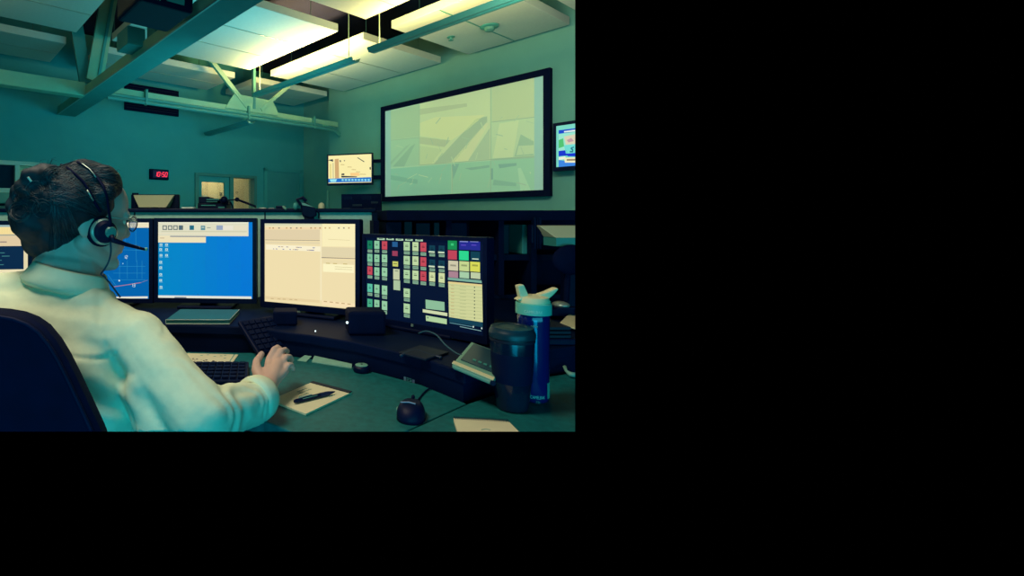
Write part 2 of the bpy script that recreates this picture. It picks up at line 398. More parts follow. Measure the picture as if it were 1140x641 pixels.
# wall television, right (runs out of the picture)
def bezel(pl, w, h, fr, d, frb=None):
    frb = frb or fr; b = MB()
    b.obox(pl.at(w/2, h/2, -d/2-.004), pl.A, UP, pl.N, w, h, d)
    for (x, y, ww, hh) in ((w/2, frb/2, w, frb), (w/2, h-fr/2, w, fr), (fr/2, h/2, fr, h-2*fr*.9), (w-fr/2, h/2, fr, h-2*fr*.9)):
        b.obox(pl.at(x, y, .002), pl.A, UP, pl.N, ww, hh, .014)
    return b
pl = Plane(R(5.88, 2.71, 1.70), -D1)
root = thing('television', pl.at(.45, 0), 'wall television with a blue news picture at the right edge', 'television')
bezel(pl, .96, .55, .035, .06, .045).build('bezel', M_BLACK, root)
b = MB(); b.quad([pl.at(.03, .04), pl.at(.93, .04), pl.at(.93, .52), pl.at(.03, .52)], None, (120, 210, 190))
pl.poly(b, [(622,145),(642,142.5),(642,146),(622,149)], (20, 70, 200), 1)
pl.poly(b, [(628,146),(642,144),(642,146),(628,147.5)], (225, 235, 220), 2)
pl.poly(b, [(622,149),(642,147),(642,166),(622,168)], (150, 225, 200), 1)
pl.poly(b, [(628,152),(642,149),(642,160),(630,161)], (215, 205, 175), 2)
pl.poly(b, [(631,156),(636,153.5),(639,157),(633,158.5)], (190, 150, 160), 3)
pl.poly(b, [(622,156),(627,154),(628,163),(622,165)], (80, 190, 110), 2)
pl.poly(b, [(628,162),(642,160),(642,170),(630,171)], (110, 215, 205), 2)
pl.poly(b, [(622,168),(631,167),(632,173),(622,174)], (20, 50, 200), 2)
pl.poly(b, [(631,171),(642,170),(642,174),(632,174)], (20, 50, 205), 2)
for pts in ([(636,164),(639,163),(639,164.5),(636,165.2)], [(635,165),(636.5,164),(638.6,167),(637.6,168.4)], [(634.5,168),(638.4,168),(638,169.6),(634.5,169.6)]): pl.poly(b, pts, (30, 110, 130), 4)
pl.poly(b, [(622,175),(629,174),(631,177),(622,178)], (225, 235, 215), 2)
pl.poly(b, [(628,175.5),(642,175),(642,181),(629,181)], (235, 230, 190), 3)
pl.line(b, 631, 178, 641, 177.8, .02, (150, 130, 100), 4)
pl.poly(b, [(622,178),(642,181),(642,186),(622,186)], (60, 130, 220), 1)
b.build('picture', glow('tv_picture', 1.05), root)
MB().obox(pl.at(.5, .28, -.085), pl.A, UP, pl.N, .3, .3, .06).build('wall_bracket', M_BLACKM, root)

# television on the left of the projection screen
L, Rr = P(364.3, 206, 8.12), P(415, 206, 7.86); pl = Plane(Vector((L.x, L.y, H+(V0-206)/F*8.0)), Vector((Rr.x-L.x, Rr.y-L.y, 0)))
w = (Rr-L).xy.length
root = thing('television', pl.at(w/2, 0), 'small wall television showing a bright cream room picture with blue ticker', 'television')
bezel(pl, w, .505, .02, .05, .035).build('bezel', M_BLACK, root)
def z8(x, y): return 360+x/8.543, 165+y/8.543
b = MB(); b.quad([pl.at(.02, .035), pl.at(w-.02, .035), pl.at(w-.02, .485), pl.at(.02, .485)], None, (245, 232, 165))
def zt(pts, col, layer=1): pl.poly(b, [z8(*p) for p in pts], col, layer)
zt([(46,290),(455,275),(455,318),(46,326)], (30, 110, 200), 2)
zt([(60,295),(130,292),(120,320),(70,320)], (150, 225, 235), 3)
for i in range(9): zt([(170+i*31, 296),(190+i*31, 290),(196+i*31, 308),(178+i*31, 312)], (140, 215, 225), 3)
zt([(108,104),(146,100),(150,284),(112,288)], (205, 165, 110), 2)
zt([(60,150),(74,148),(76,286),(62,288)], (225, 210, 130), 2); zt([(84,140),(100,138),(102,286),(88,287)], (215, 205, 150), 2)
zt([(44,118),(90,104),(94,128),(44,112)], (30, 45, 60), 3)
zt([(320,90),(330,88),(392,126),(386,132)], (60, 70, 60), 3)
for x, y, ll in ((165,152,35),(230,175,40),(270,200,40),(310,220,40),(345,244,60)): zt([(x,y),(x+ll,y+2),(x+ll,y+7),(x,y+6)], (190, 165, 100), 3)
zt([(170,262),(320,268),(320,276),(172,278)], (35, 40, 50), 3); zt([(176,240),(200,240),(200,256),(170,256)], (60, 60, 60), 3)
zt([(154,112),(168,116),(166,134),(158,130)], (60, 70, 70), 3); zt([(196,112),(206,114),(205,124),(196,122)], (70, 80, 80), 3)
zt([(255,235),(340,232),(345,262),(260,264)], (245, 200, 130), 2); zt([(440,180),(452,178),(452,205),(440,200)], (60, 60, 60), 3)
b.build('picture', glow('tv_picture'), root)
arm = MB(); arm.obox(pl.at(w+.05, .38, -.09), pl.A, UP, pl.N, .16, .05, .05); arm.obox(pl.at(w+.05, .12, -.09), pl.A, UP, pl.N, .16, .06, .05)
arm.obox(pl.at(w/2, .25, -.08), pl.A, UP, pl.N, w*.7, .3, .05)
arm.build('wall_bracket', M_BLACKM, root)
tv2 = pl

# white data conduit and dark equipment frame under that television
p = P(364, 233, 8.9)
b = MB(); b.tube([P(364.5, 212, 8.75), P(364.5, 240, 8.75)], .02, 8)
oneobj('conduit', b, M_GREYP, 'short pale vertical conduit below the left wall television', 'conduit', smooth=True)
pe = Plane(P(380, 240, 7.6), Vector((1, -.25, 0)))
root = thing('equipment_rack', pe.at(.27, 0), 'low dark rack of radio equipment below the left wall television', 'equipment rack')
MB().obox(pe.at(.30, .165, -.1), pe.A, UP, pe.N, .60, .33, .2).build('cabinet', M_BLACKM, root, bevel=.005)
for i, (x, y, ww, hh) in enumerate(((.1,.27,.12,.05),(.38,.27,.14,.06),(.08,.10,.10,.04),(.40,.10,.12,.03),(.24,.16,.14,.03),(.50,.20,.1,.03))):
    MB().obox(pe.at(x, y, .003), pe.A, UP, pe.N, ww, hh, .008).build('face_plate', M_CONS if i < 2 else M_DESKE, root)

# digital clock
pl = Plane(R(3.09, 7.86, 1.795), D2)
root = thing('digital_clock', pl.at(.16, 0), 'black digital wall clock with red digits', 'clock')
cw = .325; MB().obox(pl.at(cw/2, .085, .025), pl.A, UP, pl.N, cw, .17, .05).build('case', M_BLACKM, root, bevel=.006)
pc_ = Plane(pl.at(0, 0, .0508), D2); b = MB()
pc_.ab(b, .05, .03, .30, .15, (10, 8, 30), 0)
digits(pc_, b, '10:50', .075, .052, .034, .072, .012, (235, 50, 75), 2, .18)
b.build('digits', glow('clock_digits', 1.6), root)

b = MB(); b.rbox(5.42, 6.22, 7.835, 7.86, 0, 2.06); dr_ = struct('door_1', b, mat('door_paint', (62, 150, 148), .7, var=.03), bevel=.004)
b = MB(); b.rbox(5.36, 5.42, 7.82, 7.86, 0, 2.12); b.rbox(6.22, 6.28, 7.82, 7.86, 0, 2.12); b.rbox(5.36, 6.28, 7.82, 7.86, 2.06, 2.12); b.build('door_frame', M_WALL, dr_)
# window with lit room behind (right of the clock)
root = tag(bpy.data.objects.new('window_1', None), kind='structure'); COL.objects.link(root); root.location = R(4.5, 7.86, W1[2])
b = MB(); pw = 7.83
def wb(s0, s1, z0, z1, d0=7.82, d1=8.02): b.rbox(s0, s1, d0, d1, z0, z1)
wb(W1[0]-.02, W1[0]+.05, .95, 1.95); wb(W1[1]-.03, W1[1]+.03, .95, 1.95); wb(W1[0]+.05, W1[1]-.03, 1.90, 1.95); wb(4.60, 4.68, .95, 1.90); wb(W1[0]+.05, W1[1]-.03, .95, 1.0)
b.build('window_frame', M_STEELD, root, bevel=.004)
b = MB(); wb(W1[0]+.05, W1[0]+.12, 1.0, 1.90, 7.86, 7.9); wb(4.51, 4.60, 1.0, 1.90, 7.86, 7.9); wb(W1[0]+.12, 4.51, 1.80, 1.90, 7.86, 7.9)
b.build('sash', M_WALL, root)
b = MB(); b.rbox(W1[0]+.1, 4.53, 7.875, 7.88, 1.0, 1.82); b.rbox(4.67, W1[1]-.02, 7.875, 7.88, 1.0, 1.91); b.build('pane', M_GLASS, root)
b = MB(); b.rbox(3.6, 6.2, 9.6, 9.7, .6, 2.5); struct('wall_neighbour_room', b, M_ROOM2)
b = MB(); b.rbox(4.62, 4.76, 9.0, 9.12, 1.36, 1.62); oneobj('paper_notice', b, M_WHITE, 'bright white notice seen through the left pane of the window', 'notice', bevel=.004)
b = MB(); b.rbox(4.35, 4.62, 9.2, 9.3, 1.1, 2.1); oneobj('cabinet', b, M_DESKE, 'grey cabinet in the room behind the left window pane', 'cabinet', bevel=.004)
b = MB(); b.rbox(5.38, 5.43, 9.56, 9.6, 1.65, 1.72); oneobj('wall_switch', b, M_BLACKM, 'tiny dark switch on the cream wall seen through the right window pane', 'switch')
# window at the left edge
root = tag(bpy.data.objects.new('window_2', None), kind='structure'); COL.objects.link(root); root.location = R(.5, 7.86, W2[2])
b = MB(); wb(W2[0], W2[1], 1.90, 1.96); wb(1.14, 1.20, 1.3, 1.90); wb(W2[1]-.04, W2[1]+.03, 1.3, 1.96); wb(W2[0], W2[1], 1.27, 1.33); wb(-.4, -.34, 1.3, 1.9)
b.build('window_frame', M_WHITE, root, bevel=.004)
b = MB(); b.rbox(W2[0], 1.14, 7.9, 7.91, 1.33, 1.90); b.build('pane', mat('dark_window_glass', (8, 50, 70), .1), root)
b = MB()
for i in range(26): b.rbox(1.20, 1.42, 7.885, 7.90, 1.34+i*.0215, 1.358+i*.0215)
b.build('blind', M_CREAM, root)
b = MB(); b.rbox(.3, 1.22, 7.5, 7.8, 1.50, 1.56)
root = oneobj('wall_shelf', b, M_WHITE, 'white shelf below the window at the left edge', 'shelf', bevel=.004)
b = MB(); b.rbox(.4, 1.20, 7.45, 7.7, 1.36, 1.498); 
oneobj('storage_box', b, M_GREYP, 'pale box under the white shelf by the left window', 'box', bevel=.006)

# ================================================================== DIVIDER AND CONSOLE
def at(u, v, Y): return P(u, v, Y)
DY = 2.28
ztop = H+(V0-232)/F*DY
xl, xr = -1.9, (415-U0)/F*DY
root = thing('desk_divider', (0, DY, 0), 'pale green partition panel behind the row of monitors', 'partition')
MB().box(xl, xr, DY, DY+.06, .1, ztop-.018).build('panel', M_DIV, root)
MB().box(xl, xr+.01, DY-.015, DY+.075, ztop-.018, ztop).build('top_trim', M_BLACK, root, bevel=.004)
for u in (295, 150):
    x = (u-U0)/F*DY; MB().box(x-.003, x+.003, DY-.003, DY, .8, ztop-.018).build('seam', M_DESKE, root)
MB().box(xr-.005, xr+.02, DY-.01, DY+.07, .1, ztop-.018).build('end_trim', M_BLACK, root)

# small things standing along the top of the divider / on desks behind it
def monitor_back(u0, u1, v0, v1, ub0, ub1, Y, label, lower=None, zb0=.741):
    root = thing('monitor', P((u0+u1)/2, v1, Y), label, 'monitor', 'monitors of the desks behind')
    pt = lambda u, v, d: P(u, v, Y)+Vector((0, d, 0))
    b = MB(); b.hexa([pt(u0-4, v1+8, .03), pt(u1+4, v1+8, .03), pt(u1+4, v1+8, .07), pt(u0-4, v1+8, .07), pt(u0-4, v0-1, .03), pt(u1+4, v0-1, .03), pt(u1+4, v0-1, .07), pt(u0-4, v0-1, .07)])
    b.build('bezel', M_BLACK, root, bevel=.006)
    b = MB(); b.hexa([pt(ub0, v1, -.07), pt(ub1, v1, -.07), pt(ub1, v1, .03), pt(ub0, v1, .03), pt(u0, v0, -.0), pt(u1, v0, -.0), pt(u1, v0, .03), pt(u0, v0, .03)])
    b.build('back_shell', M_CREAM, root, bevel=.004)
    if lower:
        b = MB(); b.hexa([pt(ub0, lower, -.07), pt(ub1, lower, -.07), pt(ub1, lower, .03), pt(ub0, lower, .03), pt(ub0, v1, -.07), pt(ub1, v1, -.07), pt(ub1, v1, .03), pt(ub0, v1, .03)])
        b.build('lower_shell', M_TEALP, root)
    g = MB()
    for k in range(3): g.obox(pt(u0-1+k*2.4, (v0+v1)/2+2, .025), Vector((1,0,0)), UP, Vector((0,1,0)), .012, .13, .01)
    g.build('cooling_rib', M_CONS, root)
    MB().box(P((ub0+ub1)/2-4, v1, Y).x, P((ub0+ub1)/2+4, v1, Y).x, Y-.03, Y+.03, zb0, P(u0, v1, Y).z+.02).build('stand', M_BLACK, root)
    return root
monitor_back(148, 194, 217, 231, 158, 188, 3.1, 'back of a cream monitor rising above the partition, below the clock')
def small(name, u0, v0, u1, v1, Y, m, label, cat, d=.08, bevel=.004, group=None):
    a, bq = P(u0, v1, Y), P(u1, v0, Y)
    a.z = max(a.z, PLAT+.001)
    return oneobj(name, MB().box(a.x, bq.x, Y, Y+d, a.z, bq.z), m, label, cat, group, bevel=bevel)
YT = DY+.0
def ontop(name, u0, u1, v0, m, label, cat, d=.06, **k):
    a, bq = P(u0, 232, YT), P(u1, v0, YT)
    return oneobj(name, MB().box(a.x, bq.x, YT, YT+d, ztop, bq.z), m, label, cat, bevel=.002, **k)
ontop('paper_stack', 202, 215.5, 230.5, M_WHITE, 'white paper pad lying on the partition right of the cream monitor back', 'paper')
ontop('paper_stack', 288.5, 296, 231, M_WHITE, 'left of two small white note pads lying on the partition near the webcam', 'paper')
ontop('paper_stack', 299, 305, 231.2, M_WHITE, 'right of two small white note pads lying on the partition near the webcam', 'paper')
oneobj('back_desk', MB().box(-1.6, .36, DY+.1, 3.5, .71, .74).box(-1.58, -1.52, DY+.12, 3.48, .0, .71).box(.28, .34, DY+.12, 3.48, .0, .71), M_CONS, 'dark desk hidden behind the pale green partition', 'desk')
# radio equipment with microphone arm in front of the window
Y = 2.9
root = thing('radio_equipment', P(236, 232, Y), 'dark stack of radio equipment in front of the lit window', 'radio')
zb = H+(V0-234)/F*Y
b = MB()
for u0, v0, u1, v1, d in ((221,219,233,226,.2),(220,226,252,234,.25),(229,221,246,227,.2),(233,223,254,228,.15)):
    a, c = P(u0, v1, Y), P(u1, v0, Y); b.box(a.x, c.x, Y, Y+d, a.z, c.z)
b.build('case', M_BLACK, root, bevel=.004)
b = MB()
for u0, v0, u1, v1 in ((230,221.5,244,222.6),(230,224,242,224.8),(224,228,240,229),(243,230,250,231.5)):
    a, c = P(u0, v1, Y), P(u1, v0, Y); b.box(a.x, c.x, Y-.004, Y, a.z, c.z)
b.build('front_panel', M_TEALP, root)
MB().ell(P(249.5, 222.5, Y-.02), (.022, .022, .022)).build('control_knob', M_BLACK, root, smooth='all')
MB().box(-.60, -.30, Y-.02, Y+.3, .72, zb).build('pedestal', M_BLACK, root)
root = thing('microphone_arm', P(284, 234, 3.0), 'thin black jointed microphone arm in front of the right window pane', 'microphone arm')
MB().tube([P(285, 234, 3.0), P(284, 229.5, 3.0), P(264, 222, 3.0)], .007, 8).build('arm', M_BLACK, root, smooth=True)
MB().tube([P(264, 222, 3.0), P(256, 222.6, 3.0), P(250, 223, 3.0)], .004, 8).build('upper_arm', M_BLACK, root, smooth=True)
MB().ell(P(264, 222, 3.0), (.014,)*3).build('joint', M_BLACK, root, smooth='all')
MB().tube([P(253, 223, 3.0), P(257, 225.5, 3.0), P(259, 230, 3.0), P(259.5, 235, 3.0)], .005, 6).build('cable', M_BLACK, root, smooth=True)
MB().box(P(282,0,3).x, P(288,0,3).x, 2.97, 3.03, .72, P(0,233,3).z).build('base', M_BLACK, root)
ontop('paper_stack', 276, 291, 231.6, M_GREYP, 'grey paper edge on the partition below the microphone arm', 'paper')
# webcam over the cream monitor
Y = 2.235
root = thing('webcam', P(345, 240, Y), 'dark webcam with hinged arm standing above the cream monitor', 'webcam')
b = MB(); b.prism([P(334, 226, Y), P(340, 224.5, Y), P(352, 232, Y), P(353, 240, Y), P(346, 243.5, Y), P(337, 240.5, Y)], Vector((0,.06,0))); b.build('body', M_BLACK, root, bevel=.006)
MB().prism([P(334, 225.6, Y-.003), P(339, 226, Y-.003), P(350, 230.6, Y-.003), P(336.5, 228.2, Y-.003)], Vector((0,.003,0))).build('top_plate', M_GREYP, root)
MB().tube([P(335, 228, Y), P(331, 222, Y), P(337, 220, Y), P(341, 224, Y)], .008, 8).build('hinge_arm', M_BLACK, root, smooth=True)
MB().ell(P(329, 229.5, Y+.02), (.012, .012, .016)).build('lens', M_TEALP, root, smooth='all')
MB().tube([P(352, 234, Y), P(355, 237, Y), P(355, 243, Y+.02)], .004, 6).build('cable', M_BLACK, root)
MB().box(P(339,0,Y).x, P(350,0,Y).x, Y+.005, Y+.12, 1.19-.03, P(0,241,Y).z).build('clip', M_BLACK, root)
b = MB(); b.ell(P(358, 230.5, 2.6), (.018, .02, .024)); b.box(P(355.5,0,2.6).x, P(361,0,2.6).x, 2.59, 2.62, .74, P(0,233,2.6).z)
oneobj('desk_lamp', b, M_CREAM, 'small cream lamp head just right of the webcam above the partition', 'lamp', smooth=True)
root = thing('speaker_phone', P(313, 232, DY+.03), 'small dark phone handset lying on the partition left of the webcam', 'phone')
a = P(307, 232, DY); c = P(318, 229, DY)
MB().box(a.x, c.x, DY+.005, DY+.055, ztop, c.z).build('body', M_BLACK, root, bevel=.004)
MB().tube([P(315, 229.8, DY), P(318.5, 233, DY-.02)], .005, 8).build('handset', M_GREYP, root, smooth=True)

# console platform (raised shelf behind the desks)
def pz(u, v, z):
    p = onZ(u, v, z); return (p.x, p.y)
def pe_(u, v, dy=.014):
    x, y = pz(u, v, DESK); return (x, y+dy)
front = [(-1.9, 1.70), (-.9, 1.69), pz(180, 361, PLAT), pz(280, 364, PLAT), pe_(318, 395.5, .02), pe_(345, 399, .02), pe_(392, 408, .02), pe_(430, 417.5), pe_(470, 428.5),
         pe_(519.5, 449), pe_(550, 439), pe_(612, 418.5), pe_(640, 414.5), (1.15, 1.55), (1.8, 1.9)]
poly = front+[(1.8, 2.27), (-1.9, 2.27)]
root = thing('console_desk', (0, 1.9, 0), 'raised black console shelf carrying the monitors', 'console')
MB().prism([(x, y, PLAT-.03) for x, y in poly], Vector((0,0,.03))).build('shelf_top', M_CONS, root, bevel=.004)
b = MB()
for (x0, y0), (x1, y1) in zip(front[:-1], front[1:]):
    n = Vector((0, .02, 0)); o = Vector((0, .008, 0))
    p, q = Vector((x0, y0, 0))+o, Vector((x1, y1, 0))+o
    b.hexa([p+UP*.08, q+UP*.08, q+n+UP*.08, p+n+UP*.08, p+UP*(PLAT-.03), q+UP*(PLAT-.03), q+n+UP*(PLAT-.03), p+n+UP*(PLAT-.03)])
b.build('fascia', M_CONS, root)
# sticker on the fascia
k = 7; (x0, y0), (x1, y1) = front[7], front[8]
fp = Plane(Vector((x0, y0+.007, .5)), Vector((x1-x0, y1-y0, 0)))
b = MB()
g_ = lambda x, y: (440+x/32.03, 410+y/32.05)
fp.poly(b, [g_(315,275), g_(700,400), g_(700,555), g_(315,430)], (20, 60, 75), 1)
fp.poly(b, [g_(315,285), g_(385,305), g_(385,450), g_(315,430)], (95, 130, 150), 2)
fp.poly(b, [g_(620,390), g_(700,410), g_(700,555), g_(620,530)], (95, 115, 145), 2)
for pts in ([(415,320),(590,370),(590,385),(415,340)], [(415,380),(500,400),(500,415),(415,395)], [(545,400),(600,415),(600,480),(545,465)], [(415,420),(590,470),(590,490),(415,440)]):
    fp.poly(b, [g_(*p) for p in pts], (70, 140, 140), 3)
b.build('sticker', printed('printed_sticker'), root)

# desktops
seam = [pz(519.5, 449, DESK), pz(451, 480, DESK)]
sx = Vector(seam[1])-Vector(seam[0]); near = Vector(seam[0])+sx*4.0
dl = [(-1.7, 1.60), pz(205, 391.5, DESK), pz(300, 393, DESK), pz(345, 399, DESK), pz(392, 408, DESK), pz(430, 417.5, DESK), pz(470, 428.5, DESK), seam[0], tuple(near), (-.02, near.y),
      pz(326, 480.5, DESK), pz(294, 469, DESK), (-.14, 1.09), (-.30, 1.16), (-.55, 1.27), (-1.7, 1.30)]
M_ = M_DESK
root = thing('desktop', (-.2, 1.3, 0), 'green speckled desktop under the notepad and mouse, left of the seam', 'desktop', None)
MB().prism([(x, y, DESK-.028) for x, y in dl], Vector((0,0,.028))).build('worktop', M_DESK, root, bevel=.003)
b = MB()
for (x0, y0), (x1, y1) in zip(dl[8:-1], dl[9:]):
    b.hexa([Vector((x0,y0,DESK-.05)), Vector((x1,y1,DESK-.05)), Vector((x1,y1+.02,DESK-.05)), Vector((x0,y0+.02,DESK-.05)), Vector((x0,y0,DESK-.0285)), Vector((x1,y1,DESK-.0285)), Vector((x1,y1+.02,DESK-.0285)), Vector((x0,y0+.02,DESK-.0285))])
b.build('edge_band', M_DESKE, root)
g2 = .004
n_ = Vector((sx.y, -sx.x)).normalized()*-1
s0 = Vector(seam[0]); n_ = Vector((-sx.y, sx.x)).normalized()
if n_.x < 0: n_ = -n_
dr = [tuple(s0+n_*.0025), pz(550, 439, DESK), pz(612, 418.5, DESK), pz(640, 414.5, DESK), (1.15, 1.5), (1.3, .6), tuple(near+n_*.0025)]
root = thing('desktop', (.5, 1.2, 0), 'green speckled desktop under the tumbler and bottle, right of the seam', 'desktop', None)
MB().prism([(x, y, DESK-.028) for x, y in dr], Vector((0,0,.028))).build('worktop', M_DESK, root, bevel=.003)
# pedestal supports

# dark mat / trim between the shelf and the keyboard
# ================================================================== MONITORS
def monitor(name, uL, YL, uR, YR, vt, vb, frm, label, screen_draw, stand=True, Yc=None, frb=None, strength=1.0, depth=.035, logo=None, w_h=None):
    """flat monitor: lit area from column uL (depth YL) to uR (depth YR); vt, vb = rows of its top and bottom at the left edge"""
    Lp = P(uL, vb, YL); Rp = P(uR, vb, YR); A = Vector((Rp.x-Lp.x, Rp.y-Lp.y, 0)); w = A.length
    z0 = Lp.z; z1 = P(uL, vt, YL).z; h = z1-z0
    frb = frb or frm
    pl = Plane(Vector((Lp.x, Lp.y, z0)), A)
    base = pl.at(w/2, 0, -.08); base.z = PLAT+.001
    root = thing(name, base, label, 'monitor')
    b = MB()
    b.obox(pl.at(w/2, (h+frm-frb)/2, -depth/2-.002), pl.A, UP, pl.N, w+2*frm, h+frm+frb, depth)
    b.build('housing', M_BLACK, root, bevel=.006)
    b = MB()
    for x, y, ww, hh in ((w/2, -frb/2, w+2*frm, frb), (w/2, h+frm/2, w+2*frm, frm), (-frm/2, h/2, frm, h), (w+frm/2, h/2, frm, h)):
        b.obox(pl.at(x, y, .0), pl.A, UP, pl.N, ww, hh, .012)
    bz = b.build('bezel', M_BLACK, root)
    b = MB(); screen_draw(pl, b, w, h); b.build('display', glow('monitor_picture', 1.0), root)
    if logo:
        a, c = pl.px(*logo); MB().obox(pl.at(a, c, .0065), pl.A, UP, pl.N, .016, .005, .001).build('badge', M_SILVER, bz)
    if stand:
        c = pl.at(w/2, 0, -depth-.03); zc = z0+h*.35
        MB().obox(Vector((c.x, c.y, (PLAT+.012+zc)/2)), pl.A, UP, pl.N, .07, zc-PLAT-.012, .03).build('stand_neck', M_BLACK, root, bevel=.004)
        MB().obox(Vector((c.x, c.y, PLAT+.007)), pl.A, UP, pl.N, .22, .012, .17).build('stand_base', M_BLACK, root, bevel=.004)
    return pl
def base_screen(pl, b, w, h, col): b.quad([pl.at(0,0,.0003), pl.at(w,0,.0003), pl.at(w,h,.0003), pl.at(0,h,.0003)], None, col)

# --- centre blue desktop monitor
def drawB(pl, b, w, h):
    base_screen(pl, b, w, h, (0, 120, 205))
    z = lambda x, y: (170+x/6.11, 240+y/6.11)
    def q(x0, y0, x1, y1, c, l=1): pl.rect(b, *z(x0, y0), *z(x1, y1), c, l)
    n = 8                                                     # the desktop picture itself fades from teal-blue to blue
    for i in range(n):
        t = i/(n-1); pl.ab(b, w*i/n, 0, w*(i+1)/n, h, (0+int(2*t), int(134-16*t), int(196+14*t)), 1)
    q(38, 44, 652, 139, (222, 220, 192), 2); q(38, 44, 652, 50, (240, 240, 220), 3)
    q(38, 136, 362, 183, (236, 224, 184), 3); q(120, 138, 362, 144, (90, 110, 140), 4)
    for i, x in enumerate((68, 105, 141, 178, 252)):
        q(x, 66, x+30, 97, (96, 110, 108) if i < 4 else (20, 110, 130), 4)
        if i < 3: q(x+6, 72, x+24, 91, (214, 212, 190), 5)
        else: q(x+10, 66, x+16, 97, (50, 90, 120), 5)
    q(328, 68, 358, 98, (90, 140, 150), 4); q(334, 76, 352, 84, (180, 200, 190), 5); q(370, 80, 395, 84, (120, 130, 120), 4)
    q(434, 66, 478, 97, (150, 165, 190), 4); q(478, 68, 548, 98, (232, 226, 206), 4); q(556, 68, 640, 98, (228, 220, 190), 4)
    q(60, 106, 640, 110, (200, 196, 160), 4); q(50, 150, 80, 154, (180, 150, 120), 4)
    q(38, 120, 640, 124, (238, 225, 190), 4)
    for x, y in ((48,190),(86,190),(46,222),(86,222),(48,262),(86,262),(46,308),(46,345),(46,392),(46,432),(48,478)):
        q(x, y, x+18, y+14, (190, 225, 225), 2); q(x+5, y+4, x+12, y+10, (60, 130, 170), 3); q(x-3, y+17, x+22, y+21, (130, 195, 215), 2)
    q(36, 545, 672, 572, (225, 228, 215), 3); q(150, 552, 230, 560, (120, 130, 140), 4)
monitor('monitor', 176.3, 1.985, 281.3, 1.955, 247.2, 331.2, .0165, 'monitor with a bright blue desktop, directly right of the seated person', drawB, frb=.018)

# --- right-centre cream monitor
def drawC(pl, b, w, h):
    base_screen(pl, b, w, h, (240, 222, 172))
    z = lambda x, y: (285+x/5.344, 232+y/5.344)
    def q(pts, c, l=1): pl.poly(b, [z(*p) for p in pts], c, l)
    q([(50,88),(594,80),(594,100),(50,100)], (212, 212, 180), 1)
    q([(395,88),(594,82),(594,228),(395,226)], (250, 238, 186), 2)
    q([(56,100),(392,98),(392,112),(56,112)], (238, 226, 180), 2)
    q([(56,112),(392,112),(392,124),(56,124)], (244, 216, 170), 2)
    q([(56,126),(380,126),(380,186),(56,184)], (226, 208, 168), 2)
    q([(56,185),(380,189),(380,192),(56,188)], (130, 120, 110), 3)
    q([(56,196),(380,200),(380,212),(56,208)], (230, 214, 172), 3)
    q([(60,214),(385,226),(385,256),(60,244)], (250, 240, 205), 3)
    q([(390,228),(592,234),(592,292),(390,288)], (226, 212, 170), 3)
    q([(390,289),(592,296),(592,300),(390,294)], (140, 130, 116), 4)
    q([(395,306),(590,312),(590,334),(395,326)], (236, 220, 172), 4)
    q([(400,328),(584,336),(584,384),(400,376)], (252, 244, 196), 4)
    q([(384,126),(392,126),(392,548),(384,546)], (245, 232, 190), 4)
    q([(56,520),(380,545),(380,560),(56,538)], (232, 210, 160), 3)
    q([(394,545),(590,566),(590,594),(394,572)], (248, 226, 180), 3)
    r = random.Random(5)
    for i in range(26):
        x = r.uniform(64, 350); y = 222+(x-60)*.035+r.choice((0, 14)); q([(x,y),(x+r.uniform(5,18),y+1),(x+8,y+5),(x,y+4)], r.choice(((110,110,150),(80,90,160),(190,160,120))), 5)
    for x in (80,100,135,180,205,240,265,325,350,378,410,435,490,520,550): q([(x,112),(x+9,112),(x+9,120),(x,120)], r.choice(((190,150,100),(150,140,120),(210,170,110))), 5)
    for x in (90,130,160,200,230): q([(x,528+x*.05),(x+18,529+x*.05),(x+18,534+x*.05),(x,533+x*.05)], (205,180,130), 5)
    for x in (405,440,475,510,545): q([(x,548+(x-400)*.11),(x+20,550+(x-400)*.11),(x+20,556+(x-400)*.11),(x,554+(x-400)*.11)], (200,170,120), 5)
    for x in (418,460,520): q([(x,322+(x-400)*.04),(x+24,323+(x-400)*.04),(x+24,328+(x-400)*.04),(x,327+(x-400)*.04)], (200,180,110), 5)
    for y in (345, 358): q([(470,y),(575,y+5),(575,y+7),(470,y+2)], (190,175,120), 5)
    q([(430,182),(560,188),(560,190),(430,184)], (214,196,140), 5)
monitor('monitor', 294.8, 1.895, 396, 1.725, 248.6, 335.2, .0165, 'monitor with a bright cream window screen, below the webcam', drawC, logo=(333, 346.5), frb=.022)

# --- left-centre map monitor behind the face
def drawM(pl, b, w, h):
    base_screen(pl, b, w, h, (0, 98, 172))
    z = lambda x, y: (120+x/6.418, 240+y/6.418)
    def q(pts, c, l=1): pl.poly(b, [z(*p) for p in pts], c, l)
    q([(-400,52),(296,47),(296,86),(-400,90)], (236, 226, 190), 1); q([(-400,52),(296,47),(296,54),(-400,58)], (245, 238, 215), 2)
    q([(-400,584),(286,576),(286,590),(-400,596)], (230, 228, 210), 1)
    def l(x0, y0, x1, y1, wd=.0015, c=(40, 140, 190)): pl.line(b, *z(x0,y0), *z(x1,y1), wd, c, 2)
    for x in (85, 140, 210, 245): l(x, 320, x, 450)
    for y in (362, 410, 458): l(40, y, 270, y)
    l(125, 110, 125, 200); l(30, 240, 280, 250); l(200, 100, 205, 330)
    l(40, 508, 150, 492, .003, (170, 120, 140)); l(150, 492, 235, 478, .003, (180, 120, 130)); l(235, 478, 286, 460, .002, (120, 120, 160))
    l(0, 420, 60, 500, .002)
    pl.poly(b, [z(78,458), z(88,458), z(88,469), z(78,469)], (220, 235, 235), 3); pl.poly(b, [z(106,338), z(113,338), z(113,346), z(106,346)], (150, 200, 220), 3)
    a, c = pl.px(*z(114, 306)); digits(pl, b, '12', a, c, .0065, .012, .0016, (215, 235, 235), 3, 0)
    a, c = pl.px(*z(168, 508)); digits(pl, b, '13', a, c, .0065, .012, .0016, (215, 235, 235), 3, 0)
